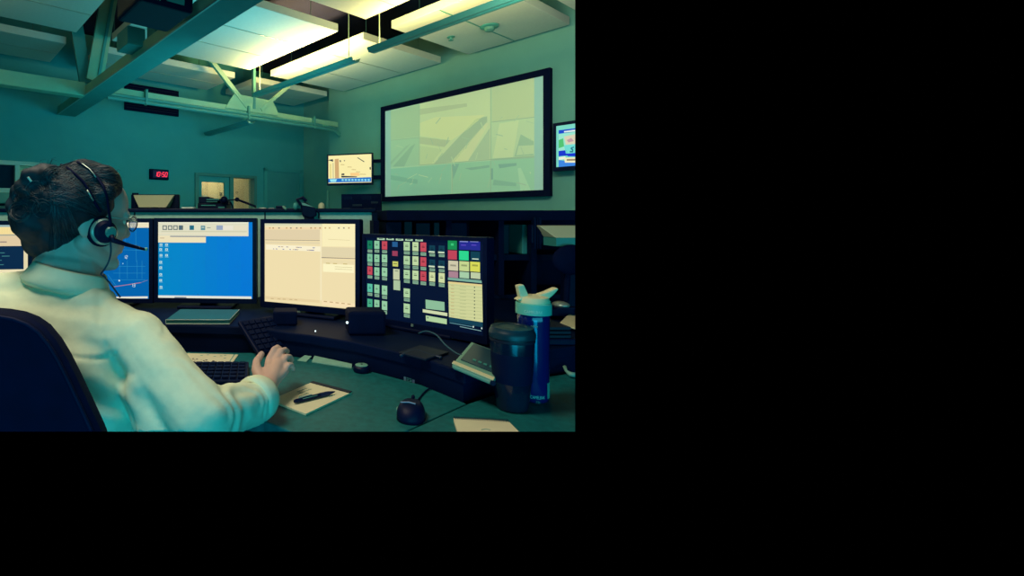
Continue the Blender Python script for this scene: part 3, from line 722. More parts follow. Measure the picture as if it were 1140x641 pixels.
monitor('monitor', 66, 2.03, 166.3, 1.985, 247.5, 330.5, .0165, 'monitor with a dark blue map screen, partly hidden by the face', drawM)
# --- leftmost monitor
def drawL(pl, b, w, h):
    base_screen(pl, b, w, h, (226, 212, 168))
    z = lambda x, y: (x/9.15, 240+y/9.157)
    def q(x0, y0, x1, y1, c, l=1): pl.rect(b, *z(x0, y0), *z(x1, y1), c, l)
    q(-600, 92, 300, 116, (150, 175, 175), 1); q(-600, 118, 220, 190, (246, 222, 150), 1); q(-600, 192, 300, 206, (170, 165, 140), 2)
    q(-600, 210, 290, 310, (224, 200, 158), 1); q(0, 262, 70, 274, (150, 130, 120), 2); q(-600, 312, 242, 552, (6, 26, 60), 2)
    for x, y, l in ((0,375,50),(20,408,80),(0,450,20),(0,495,40)): q(x, y, x+l, y+8, (60, 120, 120), 3)
    for i in range(12): q(10+i*14, 128, 12+i*14, 185, (225, 195, 130), 2)
    q(-600, 556, 300, 600, (235, 222, 180), 1)
monitor('monitor', -72, 1.90, 31.5, 1.955, 250.5, 334, .0165, 'monitor with a cream screen and dark text box at the left edge', drawL)

# --- touch panel monitor on the right
def drawT(pl, b, w, h):
    base_screen(pl, b, w, h, (2, 12, 38))
    zA = lambda x, y: (400+x/7.125, 220+y/7.125)
    zB = lambda x, y: (400+x/7.125, 280+y/7.125)
    PALE = [(122, 190, 150), (140, 200, 158), (150, 205, 162), (0,0,0), (172, 208, 158), (190, 214, 160), (190, 214, 160), (205, 218, 160), (205, 218, 160)]
    def btn(z, x0, y0, x1, y1, col, foot=True):
        if foot:
            ym = y0+(y1-y0)*.72
            pl.rect(b, *z(x0, y0), *z(x1, ym-3), col, 1); pl.rect(b, *z(x0+2, ym+3), *z(x1-1, y1), tuple(int(c*.86) for c in (150, 195, 160)), 1)
            pl.rect(b, *z(x0+12, (y0+ym)/2-5), *z(x1-12, (y0+ym)/2+3), tuple(int(c*.55) for c in col), 2)
            pl.rect(b, *z(x0+14, (y0+ym)/2-16), *z(x1-16, (y0+ym)/2-12), tuple(int(c*.7) for c in col), 2)
            pl.rect(b, *z(x0+8, (ym+y1)/2-2), *z(x1-8, (ym+y1)/2+2), (70, 110, 100), 2)
        else: pl.rect(b, *z(x0, y0), *z(x1, y1), col, 1)
    X = [(65,105),(120,160),(180,222),None,(353,402),(422,470),(485,532),(555,602),(630,678)]
    G, RD, DT = (22, 120, 84), (196, 72, 84), (14, 60, 74)
    for z, rows in ((zA, [((340,435),G,None,(342,435),None,(345,440),RD,(350,450),(352,455),(355,460),RD,(375,465),DT,(375,470),DT),]),):
        pass
    def row(z, ys, cols):
        for i, y in ys.items(): btn(z, X[i][0], y[0], X[i][1], y[1], cols.get(i, PALE[i]))
    row(zA, {0:(340,435),1:(342,435),2:(345,440),4:(350,450),5:(352,455),6:(355,460),7:(378,465),8:(380,470)}, {0:G,2:RD,6:RD,7:DT,8:DT})
    row(zA, {0:(445,538),1:(450,540),2:(450,543),4:(462,562),5:(465,568),6:(472,575),7:(490,583),8:(497,590)}, {6:RD,7:DT,8:DT})
    row(zB, {0:(118,212),1:(125,220),2:(127,227),4:(145,248),5:(150,257),6:(157,265),7:(163,270),8:(170,280)}, {0:RD,6:RD})
    row(zB, {0:(255,350),1:(262,360),2:(270,375),4:(293,395)}, {0:(90,190,160)})
    row(zB, {0:(375,470),1:(383,485),2:(392,495),4:(413,522)}, {0:(70,170,130)})
    for y in (430, 545): 
        pl.rect(b, *zA(553, y-6), *zA(600, y+6), (205, 225, 190), 3); pl.rect(b, *zA(628, y-2), *zA(677, y+10), (205, 225, 190), 3)
    btn(zA, 262, 350, 305, 390, (36, 90, 140), False); btn(zA, 262, 422, 305, 462, (150, 60, 84), False); btn(zA, 265, 505, 308, 545, (200, 204, 100), False)
    btn(zB, 270, 138, 320, 222, (196, 204, 164), False); btn(zB, 272, 228, 325, 305, (170, 194, 156), False)
    pl.rect(b, *zA(272, 520), *zA(300, 526), (110,110,60), 2); pl.rect(b, *zB(284, 150), *zB(310, 156), (110,120,100), 2)
    for x0, y in ((143,313),(215,314),(290,318),(365,320),(445,323)):
        pl.rect(b, *zA(x0, y), *zA(x0+60, y+22), (170, 205, 170), 1); pl.rect(b, *zA(x0+14, y+9), *zA(x0+46, y+14), (50, 80, 80), 2)
    pl.rect(b, *zA(703, 338), *zA(775, 412), (24, 140, 76), 1); pl.rect(b, *zA(728, 362), *zA(750, 380), (60, 200, 120), 2)
    pl.rect(b, *zA(792, 338), *zA(960, 415), (36, 40, 140), 1)
    for x in (798, 880):
        pl.rect(b, *zA(x, 344), *zA(x+66, 352), (130, 140, 200), 2); pl.rect(b, *zA(x+10, 372), *zA(x+50, 380), (90, 70, 190), 2)
    pl.rect(b, *zA(704, 418), *zA(775, 490), (190, 66, 84), 1); pl.rect(b, *zA(792, 422), *zA(868, 496), (44, 212, 140), 1); pl.rect(b, *zA(884, 428), *zA(958, 500), (14, 62, 76), 1)
    pl.rect(b, *zA(896, 482), *zA(948, 490), (205, 225, 200), 2)
    for x, c in ((707, (206, 200, 168)), (794, (196, 212, 140)), (880, (214, 216, 84))):
        pl.rect(b, *zA(x, 500+(x-707)*.05), *zA(x+78, 578+(x-707)*.05), c, 1); pl.rect(b, *zA(x+16, 530), *zA(x+62, 544), tuple(int(k*.75) for k in c), 2)
    for x, c in ((709, (170, 130, 142)), (796, (165, 204, 165)), (884, (190, 204, 164))):
        pl.rect(b, *zB(x, 157+(x-707)*.05), *zB(x+76, 206+(x-707)*.05), c, 1)
    pl.poly(b, [zB(705,204), zB(970,228), zB(974,250), zB(705,224)], (120, 170, 150), 2)
    pl.poly(b, [zB(708,236), zB(976,260), zB(982,560), zB(714,518)], (206, 210, 150), 3)
    pl.poly(b, [zB(708,236), zB(976,260), zB(976,276), zB(708,250)], (226, 206, 140), 4)
    for i in range(10):
        y = 258+i*27
        pl.poly(b, [zB(714,y), zB(978,y+24+i*.6), zB(978,y+26.5+i*.6), zB(714,y+2.5)], (176, 184, 130), 4)
        pl.poly(b, [zB(914,y+20), zB(921,y+20), zB(921,y+30), zB(914,y+30)], (30, 60, 60), 5)
        pl.poly(b, [zB(730,y+8), zB(756,y+10), zB(756,y+14), zB(730,y+12)], (190, 160, 110), 5); pl.poly(b, [zB(800,y+16), zB(850,y+20), zB(850,y+23), zB(800,y+19)], (160, 172, 120), 5)
    pl.poly(b, [zB(714,519), zB(982,561), zB(984,600), zB(716,555)], (18, 62, 80), 3)
    pl.poly(b, [zB(720,560), zB(900,592), zB(900,598), zB(720,566)], (90, 140, 150), 4); pl.poly(b, [zB(800,590), zB(970,625), zB(970,631), zB(800,596)], (120, 160, 160), 4)
    for x, y in ((904,588),(970,600)): pl.poly(b, [zB(x,y), zB(x+9,y+1), zB(x+9,y+14), zB(x,y+13)], (210, 230, 220), 5)
    pl.poly(b, [zB(526,380), zB(676,400), zB(678,470), zB(528,452)], (140, 188, 150), 1)
    pl.poly(b, [zB(505,456), zB(700,486), zB(700,512), zB(505,480)], (206, 216, 170), 2)
    pl.poly(b, [zB(528,505), zB(695,535), zB(695,576), zB(530,548)], (176, 208, 156), 1); pl.poly(b, [zB(540,516), zB(550,518), zB(550,530), zB(540,528)], (90, 120, 100), 2)
T4 = monitor('touch_monitor', 407.3, 1.70, 538.5, 1.40, 264.2, 350.5, .012, 'wide touchscreen full of coloured dispatch buttons on a black screen', drawT, frb=.022, depth=.045)
a, c = T4.px(460.5, 361.5)
o = MB().obox(T4.at(a, c, .008), T4.A, UP, T4.N, .008, .008, .003).build('power_button', M_SILVER)
for q in COL.objects:
    if q.name.startswith('touch_monitor'): o.location -= q.location; o.parent = q

# ================================================================== THINGS ON THE CONSOLE SHELF
# binder
root = thing('binder', onZ(220, 361, PLAT), 'thin green binder lying flat under the blue desktop monitor', 'binder')
pts = [onZ(184.6, 360.6, PLAT+.001), onZ(255.5, 360.8, PLAT+.001), onZ(265.5, 350.5, PLAT+.001), onZ(199, 350, PLAT+.001)]
back = Vector((0, .03, 0)); pts[2] += back; pts[3] += back
MB().prism(pts, Vector((0,0,.0015))).build('cover', M_WHITE, root)
MB().prism([p+UP*.0017 + (Vector((0,.003,0)) if i < 2 else Vector()) for i, p in enumerate(pts)], Vector((0,0,.0105))).build('page_block', M_BOOK, root)
MB().prism([p+UP*.0125 for p in pts], Vector((0,0,.002))).build('cover', M_BOOK, root)
b = MB(); q = [p+UP*.0146 for p in pts]
b.tube([q[0], q[1], q[2]], .0009, 6); b.tube([q[0], q[0]-UP*.012], .001, 6)
b.build('edge_strip', M_WHITE, root)
# small things under the monitors
small('speaker', 388, 347, 430, 391, 1.52, M_BLACKM, 'squat black desk speaker under the cream monitor on the right', 'speaker', .09, .008)
b = MB().ell(P(386.5, 359, 1.50), (.0035, .0035, .0035)); oneobj('indicator_light', b, mat('indicator', (200, 230, 235), emit=2.5), 'bright tiny indicator light beside the desk speaker', 'light')
b = MB().ell(P(351, 368.5, 1.55), (.0022, .0022, .0022)); oneobj('indicator_light', b, mat('indicator', (200, 230, 235)), 'faint tiny indicator light under the middle of the cream monitor', 'light')
small('desk_phone', 304, 347, 331, 363, 1.66, M_BLACKM, 'dark small device under the left half of the cream monitor', 'phone', .08, .006)
# keyboard/keypad leaning on the shelf edge
kb = [onZ(0,0,0)]*0
pa, pb, pc2, pd = P(262, 352, 1.60), P(290, 398, 1.50), P(326, 384, 1.56), P(301, 345, 1.68)
pa, pb = P(268, 358, 1.615), P(290, 393, 1.515)
ax = (pb-pa); ay = (P(322, 380, 1.60)-pb)
Ax = ax.normalized(); Ay = (ay-Ax*ay.dot(Ax)).normalized(); Nn = Ax.cross(Ay).normalized()
if Nn.dot(Vector((0,0,H))-pa) < 0: Nn = -Nn
root = thing('keypad', pa, 'dark angled keypad leaning on the console shelf above the hand', 'keypad')
w_, h_ = .135, .115
ctr = pa+Ax*w_/2+Ay*h_/2
MB().obox(ctr-Nn*.008, Ax, Ay, Nn, w_+.014, h_+.014, .014).build('case', M_BLACK, root, bevel=.004)
for i in range(6):
    for j in range(5):
        MB().obox(pa+Ax*(.012+i*.0222)+Ay*(.012+j*.0228)+Nn*.001, Ax, Ay, Nn, .018, .018, .008).build('key', M_CONS, root, bevel=.002)
# slanted desk console on the right (small touch terminal)
root = thing('desk_terminal', P(530, 420, 1.3), 'pale slanted terminal with a dark touch screen behind the tumbler', 'terminal')
A0, B0 = P(503, 405, 1.175), P(549, 424, 1.085)
C0, D0 = P(566, 392, 1.33), P(524.5, 380, 1.345)
for p in (A0, B0): p.z = p.z
nrm = (B0-A0).cross(D0-A0).normalized(); nrm = nrm if nrm.z > 0 else -nrm
C0 = B0+(D0-A0)*.97
b = MB(); low = [Vector((p.x, p.y, p.z-.012)) for p in (A0, B0, C0, D0)]
b.hexa(low+[A0, B0, C0, D0]); b.build('case', M_GREYP, root, bevel=.004)
def tq(s, t, n=0): return A0*(1-s)*(1-t)+B0*s*(1-t)+C0*s*t+D0*(1-s)*t+nrm*n
MB().prism([tq(.11,.22,.0005), tq(1-.08,.22,.0005), tq(.92,.93,.0005), tq(.11,.93,.0005)], nrm*.002).build('touch_screen', mat('terminal_screen', (14, 62, 80), .4), root)
MB().prism([tq(.0,.0,.0005), tq(1,.0,.0005), tq(1,.09,.0005), tq(.0,.09,.0005)], nrm*.002).build('front_strip', M_CREAM, root)
for s in (.36, .5, .63, .78): MB().prism([tq(s,.33,.003), tq(s+.08,.33,.003), tq(s+.08,.38,.003), tq(s,.38,.003)], nrm*.001).build('key', M_TEALP, root)
lg = MB(); 
for p in (C0, D0, A0, B0): lg.tube([p-UP*.012+(tq(.5,.5)-p)*.12, Vector((p.x, p.y, PLAT+.001))+((tq(.5,.5)-p)*.12).to_3d()*Vector((1,1,0)).length*0], .006, 8)
lg.build('foot', M_BLACK, root)
# cables on the shelf
def cable(pts, r, label, m=M_CABLE):
    P_ = [Vector(p) for p in pts]; out = []
    for i in range(len(P_)-1):
        p0, p1, p2, p3 = P_[max(i-1,0)], P_[i], P_[i+1], P_[min(i+2,len(P_)-1)]
        for k in range(6):
            t = k/6; out.append(.5*((2*p1)+(p2-p0)*t+(2*p0-5*p1+4*p2-p3)*t*t+(3*p1-p0-3*p2+p3)*t**3))
    out.append(P_[-1])
    return oneobj('cable', MB().tube(out, r, 8), m, label, 'cable', smooth='all')
cable([P(466, 371, 1.40), P(475, 368.5, 1.375), P(486, 373, 1.34), P(496, 384, 1.30), P(508, 393, 1.26), P(514, 395, 1.24)], .0020, 'grey cable running from under the touchscreen to the slanted terminal', mat('grey_cable', (40, 84, 96), .5))
cable([onZ(446, 396, PLAT+.004), onZ(462, 390, PLAT+.004), onZ(478, 395, PLAT+.004), onZ(492, 398, PLAT+.004)], .004, 'dark cable coiled on the shelf below the touchscreen', M_CABLE)
cable([P(449, 378, 1.5), P(450, 386, 1.45), P(456, 391, 1.40), P(466, 396, 1.36), P(477, 399, 1.33)], .003, 'thin dark cable hanging below the left of the touchscreen', M_CABLE)
root = oneobj('cable_tray', MB().prism([onZ(444, 394, PLAT+.001), onZ(474, 402, PLAT+.001), onZ(500, 394, PLAT+.001), onZ(468, 386, PLAT+.001)], UP*.006), M_DESKE, 'flat dark pad on the shelf below the touchscreen', 'pad', bevel=.002)

# ================================================================== DARK SHELVING AT THE RIGHT
SY = 2.3
x0, x1 = P(416, 0, SY).x+.03, 2.2
root = thing('shelf_unit', (x0+.5, SY, 0), 'black open shelving behind the touchscreen and the bottle', 'shelving')
zt = H+(V0-234.5)/F*SY
MB().box(x0, x1, SY-.15, SY+.25, zt-.045, zt).build('top_board', M_BLACKM, root, bevel=.003)
MB().box(x0, x1, SY+.23, SY+.25, PLAT+.002, zt-.045).build('back_board', M_BLACKM, root)
MB().box(x0, x1, SY-.10, SY+.23, .98, 1.005).build('shelf_board', M_CONS, root)
MB().box(x0, x1, SY-.10, SY+.23, PLAT+.002, PLAT+.02).build('shelf_board', M_CONS, root)
for u in (418, 498, 556, 592):
    x = P(u, 0, SY-.1).x; MB().box(x-.012, x+.012, SY-.12, SY+.23, PLAT+.02, zt-.045).build('upright', M_BLACKM if u != 592 else M_CONS, root)
# equipment on the upper shelf
for (u0, v0, u1, m, lab) in ((430, 247, 447, M_CONS, 'leftmost dark radio unit on the upper shelf behind the touchscreen'), (450, 246.5, 459, M_DESKE, 'teal-grey binder on the upper shelf just right of the leftmost radio unit'),
                             (463, 248, 479, M_BLACK, 'dark radio unit on the upper shelf above the middle of the touchscreen'), (483, 247.5, 489.5, M_DESKE, 'narrow teal-grey binder on the upper shelf above the touchscreen list'),
                             (502, 248, 520, M_CONS, 'dark radio unit on the upper shelf above the right edge of the touchscreen'), (559, 250, 567, M_DESKE, 'dim teal binder between the uprights right of the touchscreen'),
                             (581.5, 250, 590, M_TEALP, 'lighter teal binder above the water bottle')):
    a = P(u0, 0, SY-.08); c = P(u1, v0, SY-.08)
    oneobj('binder' if 'binder' in lab else 'radio_unit', MB().box(a.x, c.x, SY-.08, SY+.15, 1.006, c.z), m, lab, 'binder' if 'binder' in lab else 'radio unit', bevel=.003)
# second workstation seen between the uprights on the right
root = monitor_back(600, 660, 251, 264, 609, 655, 2.05, 'back of a cream and teal monitor at the right edge above the bottle', 273, PLAT+.001)
b = MB(); b.ell(P(636, 289, 1.95), (.075, .02, .06)); b.tube([P(632, 300, 1.97), P(630, 335, 1.97)], .012, 10)
oneobj('headrest', b, M_BLACKM, 'dark oval chair headrest at the right edge below the cream monitor back', 'headrest', smooth=True)
root = thing('mouse', P(624, 339, 1.75), 'small shiny silver mouse on the back shelf right of the bottle lid', 'mouse')
MB().ell(P(624.5, 339, 1.75), (.026, .035, .012)).build('shell', M_SILVER, root, smooth='all')
MB().obox(P(624.5, 341.5, 1.745), Vector((1,0,0)), Vector((0,1,0)), UP, .07, .07, .006).build('base', M_BLACK, root, bevel=.002)
small('device_stand', 612, 342, 640, 352, 1.75, M_CONS, 'dark box carrying the silver mouse at the right edge', 'box', .12)
b = MB(); p = [P(623, 359.5, 1.62), P(643, 366, 1.55), P(648, 352, 1.72), P(633, 349.5, 1.74)]; b.prism(p, Vector((0,0,-.004)))
oneobj('paper_sheet', b, M_CREAM, 'cream paper sheet at the right edge beside the bottle', 'paper')
for i, (v0, v1, lab) in enumerate(((364, 367.5, 'topmost of three dark folders stacked right of the bottle'), (368.5, 372, 'middle of three dark folders stacked right of the bottle'), (373, 376.5, 'lowest of three dark folders stacked right of the bottle'))):
    small('folder', 606-i, v0, 636, v1, 1.40+.003*i, M_DESKE, lab, 'folder', .16, .002, 'folders stacked right of the bottle')
small('document_tray', 604, 377.5, 642, 386, 1.40, M_BLACK, 'black tray under the dark folders right of the bottle', 'tray', .2, .004)
small('radio_console', 548, 362, 572, 404, 1.55, M_CONS, 'dark console box between the touchscreen and the bottle', 'console box', .12, .008)
# white-tipped cable at the right
b = MB(); b.tube([onZ(628.5, 408, DESK+.02), onZ(630.5, 413, DESK+.012), onZ(635, 416.5, DESK+.010), onZ(645, 418, DESK+.010)], [.005, .004, .0065, .0065], 10, M_GREYP)
b.tube([P(627.5, 409.5, 1.40), P(632, 405, 1.42)], .0045, 8, M_WHITE)
oneobj('cable', b, None, 'pale cable with a white plug at the right edge of the desk', 'cable', smooth='all')

# ================================================================== THINGS ON THE DESKTOPS
# notepad and pen
e_ = DESK+.0005
n4 = [onZ(300.5, 447, e_), onZ(340.5, 462.5, e_), onZ(392, 438, e_), onZ(348.5, 426.5, e_)]
root = thing('notepad', sum(n4, Vector())/4, 'cream notepad with scribbles lying on the green desktop under the pen', 'notepad')
MB().prism(n4, UP*.004).build('page_block', M_PAPER, root)
d_ = (n4[3]-n4[2])
inn = lambda p, f: p+(sum(n4, Vector())/4-p)*f
MB().prism([n4[2]+UP*.0042, n4[3]+UP*.0042, n4[3]+(n4[0]-n4[3])*.07+UP*.0042, n4[2]+(n4[1]-n4[2])*.07+UP*.0042], UP*.002).build('binding', M_DESKE, root)
b = MB(); ex = (n4[2]-n4[1]); ey = (n4[3]-n4[2]); r = random.Random(11)
def scr(a, bb, L, n=14, amp=.0025):
    pts = []
    for i in range(n+1):
        t = i/n; pts.append(n4[1]+ex*(a+L*t)+ey*bb+ey.normalized()*amp*math.sin(i*1.9+a*9)+UP*.0047)
    b.tube(pts, .0005, 4)
scr(.45,.74,.28); scr(.50,.84,.22); scr(.38,.64,.20); scr(.64,.18,.14, 8)
b.build('handwriting', M_TEALP, root)
root = thing('pen', P(349, 441, 1.18), 'dark ballpoint pen lying on the cream notepad', 'pen')
pz_ = DESK+.0105
p0, p1 = onZ(327.5, 446.8, pz_), onZ(373, 435.8, pz_); dd = p1-p0
MB().tube([p0, p0+dd*.06, p0+dd*.3, p0+dd*.62], [.0035, .0048, .005, .005], 12).build('barrel', M_BLACK, root, smooth=True)
MB().tube([p0+dd*.62, p0+dd*.82, p0+dd*.93, p0+dd], [.0054, .0050, .0028, .001], 12).build('grip', mat('dark_blue_rubber', (6, 30, 70), .6), root, smooth=True)
MB().tube([p0+dd*.10+UP*.006, p0+dd*.42+UP*.0065], .0014, 6).build('clip', M_SILVER, root, smooth=True)
b = MB(); b.tube([p0+dd*.2+UP*.003-Vector((0,.0045,0)), p0+dd*.55+UP*.003-Vector((0,.0045,0))], .0008, 5); b.build('printing', M_GREYP, root)

# computer mouse
mc = onZ(458, 463.5, DESK)
root = thing('computer_mouse', mc, 'black computer mouse on the green desktop left of the spiral pad', 'mouse')
rot = Matrix.Rotation(math.radians(-22), 3, 'Z')
b = MB(); vs = []; n = 28; K = 9
for i in range(K+1):
    f = i/K; 
    for j in range(n):
        t = 2*math.pi*j/n; rx, ry = .0295, .050
        wv = 1+.06*math.cos(2*t); fr_ = math.cos(f*math.pi/2)**.55 if f < 1 else 0
        yy = math.sin(t)*ry*fr_*wv; xx = math.cos(t)*rx*fr_*(1+.10*(-math.sin(t)))
        zz = .004+.031*math.sin(f*math.pi/2)*(1-.22*(yy/ry)**2)
        if i == 0: zz = .0
        vs.append(mc+rot @ Vector((xx, yy-.002, zz)))
fs = [(i*n+j, i*n+(j+1)%n, (i+1)*n+(j+1)%n, (i+1)*n+j) for i in range(K) for j in range(n)]+[tuple(range(n-1,-1,-1))]
b.add(vs, fs); b.build('shell', M_BLACK, root, smooth='all')
b = MB(); b.tube([mc+rot @ Vector((-.0205, -.016, .0335)), mc+rot @ Vector((-.003, -.0165, .0362)), mc+rot @ Vector((.011, -.0180, .0350))], .0014, 6); b.build('logo', mat('logo_grey', (130, 150, 175), .4), root)
MB().ell(mc+rot @ Vector((0, .026, .033)), (.004, .009, .005), None, 12, rot).build('scroll_wheel', M_CONS, root, smooth='all')
MB().ell(mc+rot @ Vector((-.0292, -.006, .014)), (.002, .008, .005), None, 10, rot).build('side_button', M_GREYP, root, smooth='all')
cable([mc+rot @ Vector((0, .050, .012)), onZ(467, 443, DESK+.003), onZ(471, 438, DESK+.003), onZ(476, 433.5, DESK+.003), onZ(480, 432.4, DESK+.003)], .0018, 'thin black cable leading from the desk mouse to the console', M_BLACK)

# papers by the shelf edge, puck, keyboard, letter
def flat(name, pxs, z, th, m, label, cat, bevel=0):
    return oneobj(name, MB().prism([onZ(u, v, z) for u, v in pxs], UP*th), m, label, cat, bevel=bevel)
flat('paper_strip', [(331, 401.5), (341, 403), (347, 397), (339, 396)], DESK+.001, .002, M_PAPERG, 'short pale paper scrap beside the fingers at the shelf edge', 'paper')
flat('paper_strip', [(347, 403.5), (391.5, 410.5), (392, 406), (350, 396.8)], DESK+.001, .003, M_PAPERG, 'long pale paper strip lying along the console shelf edge', 'paper')
root = thing('puck', onZ(402, 411, DESK), 'round black puck with a pale disc at the end of the paper strip', 'puck')
pk = onZ(402.5, 413.6, DESK)
MB().lathe(pk, [(.022, .001), (.024, .006), (.023, .014), (.019, .018)], 28).build('body', M_BLACK, root, smooth=True)
MB().lathe(pk+Vector((0,0,.0175)), [(.0175, 0), (.0175, .002), (.015, .003)], 28).build('disc', M_GREYP, root, smooth=True)
MB().lathe(pk+Vector((0,0,.0206)), [(.003, 0), (.003, .001)], 12).build('centre_pin', M_BLACK, root)
root = thing('letter', onZ(240, 400, DESK), 'pale printed letter with dark smudges left of the hand', 'paper')
lt = [onZ(196, 407.5, e_), onZ(256.5, 407, e_), onZ(265.5, 394.8, e_), onZ(196, 393, e_)]
MB().prism(lt, UP*.001).build('sheet', M_PAPER, root)
b = MB(); 
def lp(s, t): return lt[0]*(1-s)*(1-t)+lt[1]*s*(1-t)+lt[2]*s*t+lt[3]*(1-s)*t+UP*.0014
r = random.Random(4)
for i in range(46):
    s = r.uniform(.12, .68); t = r.uniform(.05, .62-.35*s); a = r.uniform(.01, .035)
    b.quad([lp(s, t), lp(s+a, t+.01), lp(s+a*.8, t+a*2.2), lp(s-.01, t+a*1.7)])
b.build('smudge', M_DESKE, root, clean=False)
b = MB()
for s, t in ((.4,.8),(.5,.86),(.62,.74),(.72,.8),(.8,.6),(.78,.84)): b.quad([lp(s,t), lp(s+.04,t+.01), lp(s+.04,t+.05), lp(s,t+.04)])
b.quad([lp(.93,.0), lp(.945,.0), lp(.945,1), lp(.93,1)])
b.build('print', M_TEALP, root, clean=False)
# keyboard beside the arm
root = thing('keyboard', onZ(250, 420, DESK), 'black keyboard on the desk between the sleeve and the hand', 'keyboard')
k4 = [onZ(150, 431, DESK+.001), onZ(276, 431, DESK+.001), onZ(277, 408.5, DESK+.001), onZ(170, 408.5, DESK+.001)]
k4[0] = Vector((k4[1].x-.42, k4[1].y, k4[1].z)); k4[3] = Vector((k4[2].x-.42, k4[2].y, k4[2].z))
MB().prism(k4, UP*.016).build('case', M_BLACK, root, bevel=.003)
def kp(s, t): return k4[0]*(1-s)*(1-t)+k4[1]*s*(1-t)+k4[2]*s*t+k4[3]*(1-s)*t
for i in range(20):
    for j in range(5):
        s, t = .035+i*.0485, .10+j*.175
        c = kp(s, t); 
        if c.x < -.33: continue
        MB().box(c.x-.0082, c.x+.0082, c.y-.001, c.y+.017, DESK+.0165, DESK+.0225).build('key', M_CONS, root, bevel=.0015)

# tumbler
tc = onZ(570, 454.5, DESK)
root = thing('tumbler', tc, 'dark smoked plastic tumbler with a screw lid, left of the blue bottle', 'tumbler')
S = tc.y/552
MB().lathe(tc, [(.030, .0005), (.0335, .003), (.036, .02), (.0400, .06), (.0440, .11), (.0468, .158), (.0465, .160)], 40).build('body', M_TUMB, root, smooth=True)
MB().lathe(tc+UP*.1605, [(.0440, 0), (.0485, .001), (.0490, .010), (.0470, .016), (.0455, .018), (.0440, .024), (.030, .0255), (.028, .0235), (0, .0235)], 40).build('lid', M_TUMBL, root, smooth=True)
MB().lathe(tc+UP*.1535, [(.0472, 0), (.0478, .002), (.0474, .006)], 40).build('rim_ring', M_DESKE, root, smooth=True)
MB().lathe(tc+UP*.063, [(.0406, 0), (.0412, .002), (.0448, .05), (.0452, .072), (.0446, .074)], 40).build('sleeve', M_CONS, root, smooth=True)

# water bottle
bc = onZ(593.8, 444.5, DESK); bc.z = DESK
root = thing('water_bottle', bc, 'blue sports bottle with a cream bite-valve lid on the right desktop', 'water bottle')
k = bc.y/552
hz = lambda v: H+(V0-v)*k-DESK
rb = 16.0*k
MB().lathe(bc, [(rb*.86, .0005), (rb*.97, .004), (rb, .012), (rb*1.0, .10), (rb*1.02, hz(356)), (rb*1.04, hz(352)), (rb*.98, hz(349))], 40).build('body', M_BLUEB, root, smooth=True)
cx = bc+Vector(((603.5-598)*k*.0, 0, 0))
MB().lathe(cx+UP*hz(349), [(rb*.98, 0), (rb*1.14, .001), (rb*1.14, hz(337)-hz(349)), (rb*1.06, hz(336)-hz(349))], 40).build('cap_band', mat('cap_band_teal', (96, 190, 170), .45, var=.04), root, smooth=True)
MB().lathe(cx+UP*hz(336), [(rb*1.06, 0), (rb*1.06, .003), (rb*.95, .012), (rb*.6, .016), (0, .0165)], 40).build('cap_top', M_CREAM, root, smooth=True)
q = lambda u, v, dy=0: P(u, v, bc.y+dy)
# bite valve (left) and handle (right)
def wedge(pts, th): 
    b = MB(); b.prism([q(u, v, -th/2) for u, v in pts], Vector((0, th, 0))); return b
wedge([(580, 334), (590, 331), (583.5, 316.5), (576.5, 318)], .018).build('bite_valve', M_CREAM, root, bevel=.003)
wedge([(584, 336), (575.8, 334), (582, 330), (590, 330.8), (600, 328.5), (610, 325), (620.5, 320.2), (622.5, 322), (617, 328), (611.5, 333), (610, 337)], .022).build('carry_handle', M_CREAM, root, bevel=.004)
# lettering wrapped round the bottle
def lettering(txt, centre, r, z, size, ang, m, parent, name='lettering', squash=1):
    cu = bpy.data.curves.new('t', 'FONT'); cu.body = txt; cu.size = size; cu.align_x = 'CENTER'
    o = bpy.data.objects.new('t', cu); COL.objects.link(o); bpy.context.view_layer.update()
    me = bpy.data.meshes.new_from_object(o.evaluated_get(bpy.context.evaluated_depsgraph_get()))
    b = MB(); vs = []
    for v in me.vertices:
        a = ang+v.co.x*squash/r; vs.append(Vector((centre.x+math.sin(a)*r, centre.y-math.cos(a)*r, z+v.co.y)))
    b.add(vs, [tuple(p.vertices) for p in me.polygons]); COL.objects.unlink(o); bpy.data.objects.remove(o)
    return b.build(name, m, parent, clean=False)
face = -math.atan2(bc.x, bc.y)          # facing the viewer
lettering('CAMELBAK', bc, rb*1.14+.0006, bc.z+hz(346), .0095, face, mat('lettering_pale', (190, 225, 205), .5), root, squash=.85)
lettering('CAMELBAK', bc, rb+.0006, bc.z+hz(438.5), .0105, face+.28, mat('lettering_pale', (190, 225, 205), .5), root, squash=.62)
lettering('.75L', bc, rb+.0006, bc.z+hz(443.0), .0070, face+.28, M_GREYP, root)
lettering('eddy', bc, rb*1.02+.0006, bc.z+hz(361), .008, face+.05, M_GREYP, root)
b = MB(); a0, a1 = face+1.0, face+1.4; vs = []
for i in range(5):
    a = a0+(a1-a0)*i/4
    for zz in (hz(439), hz(422)): vs.append(Vector((bc.x+math.sin(a)*(rb+.0006), bc.y-math.cos(a)*(rb+.0006), bc.z+zz)))
b.add(vs, [(2*i, 2*i+2, 2*i+3, 2*i+1) for i in range(4)]); b.build('volume_scale', M_GREYP, root, clean=False)

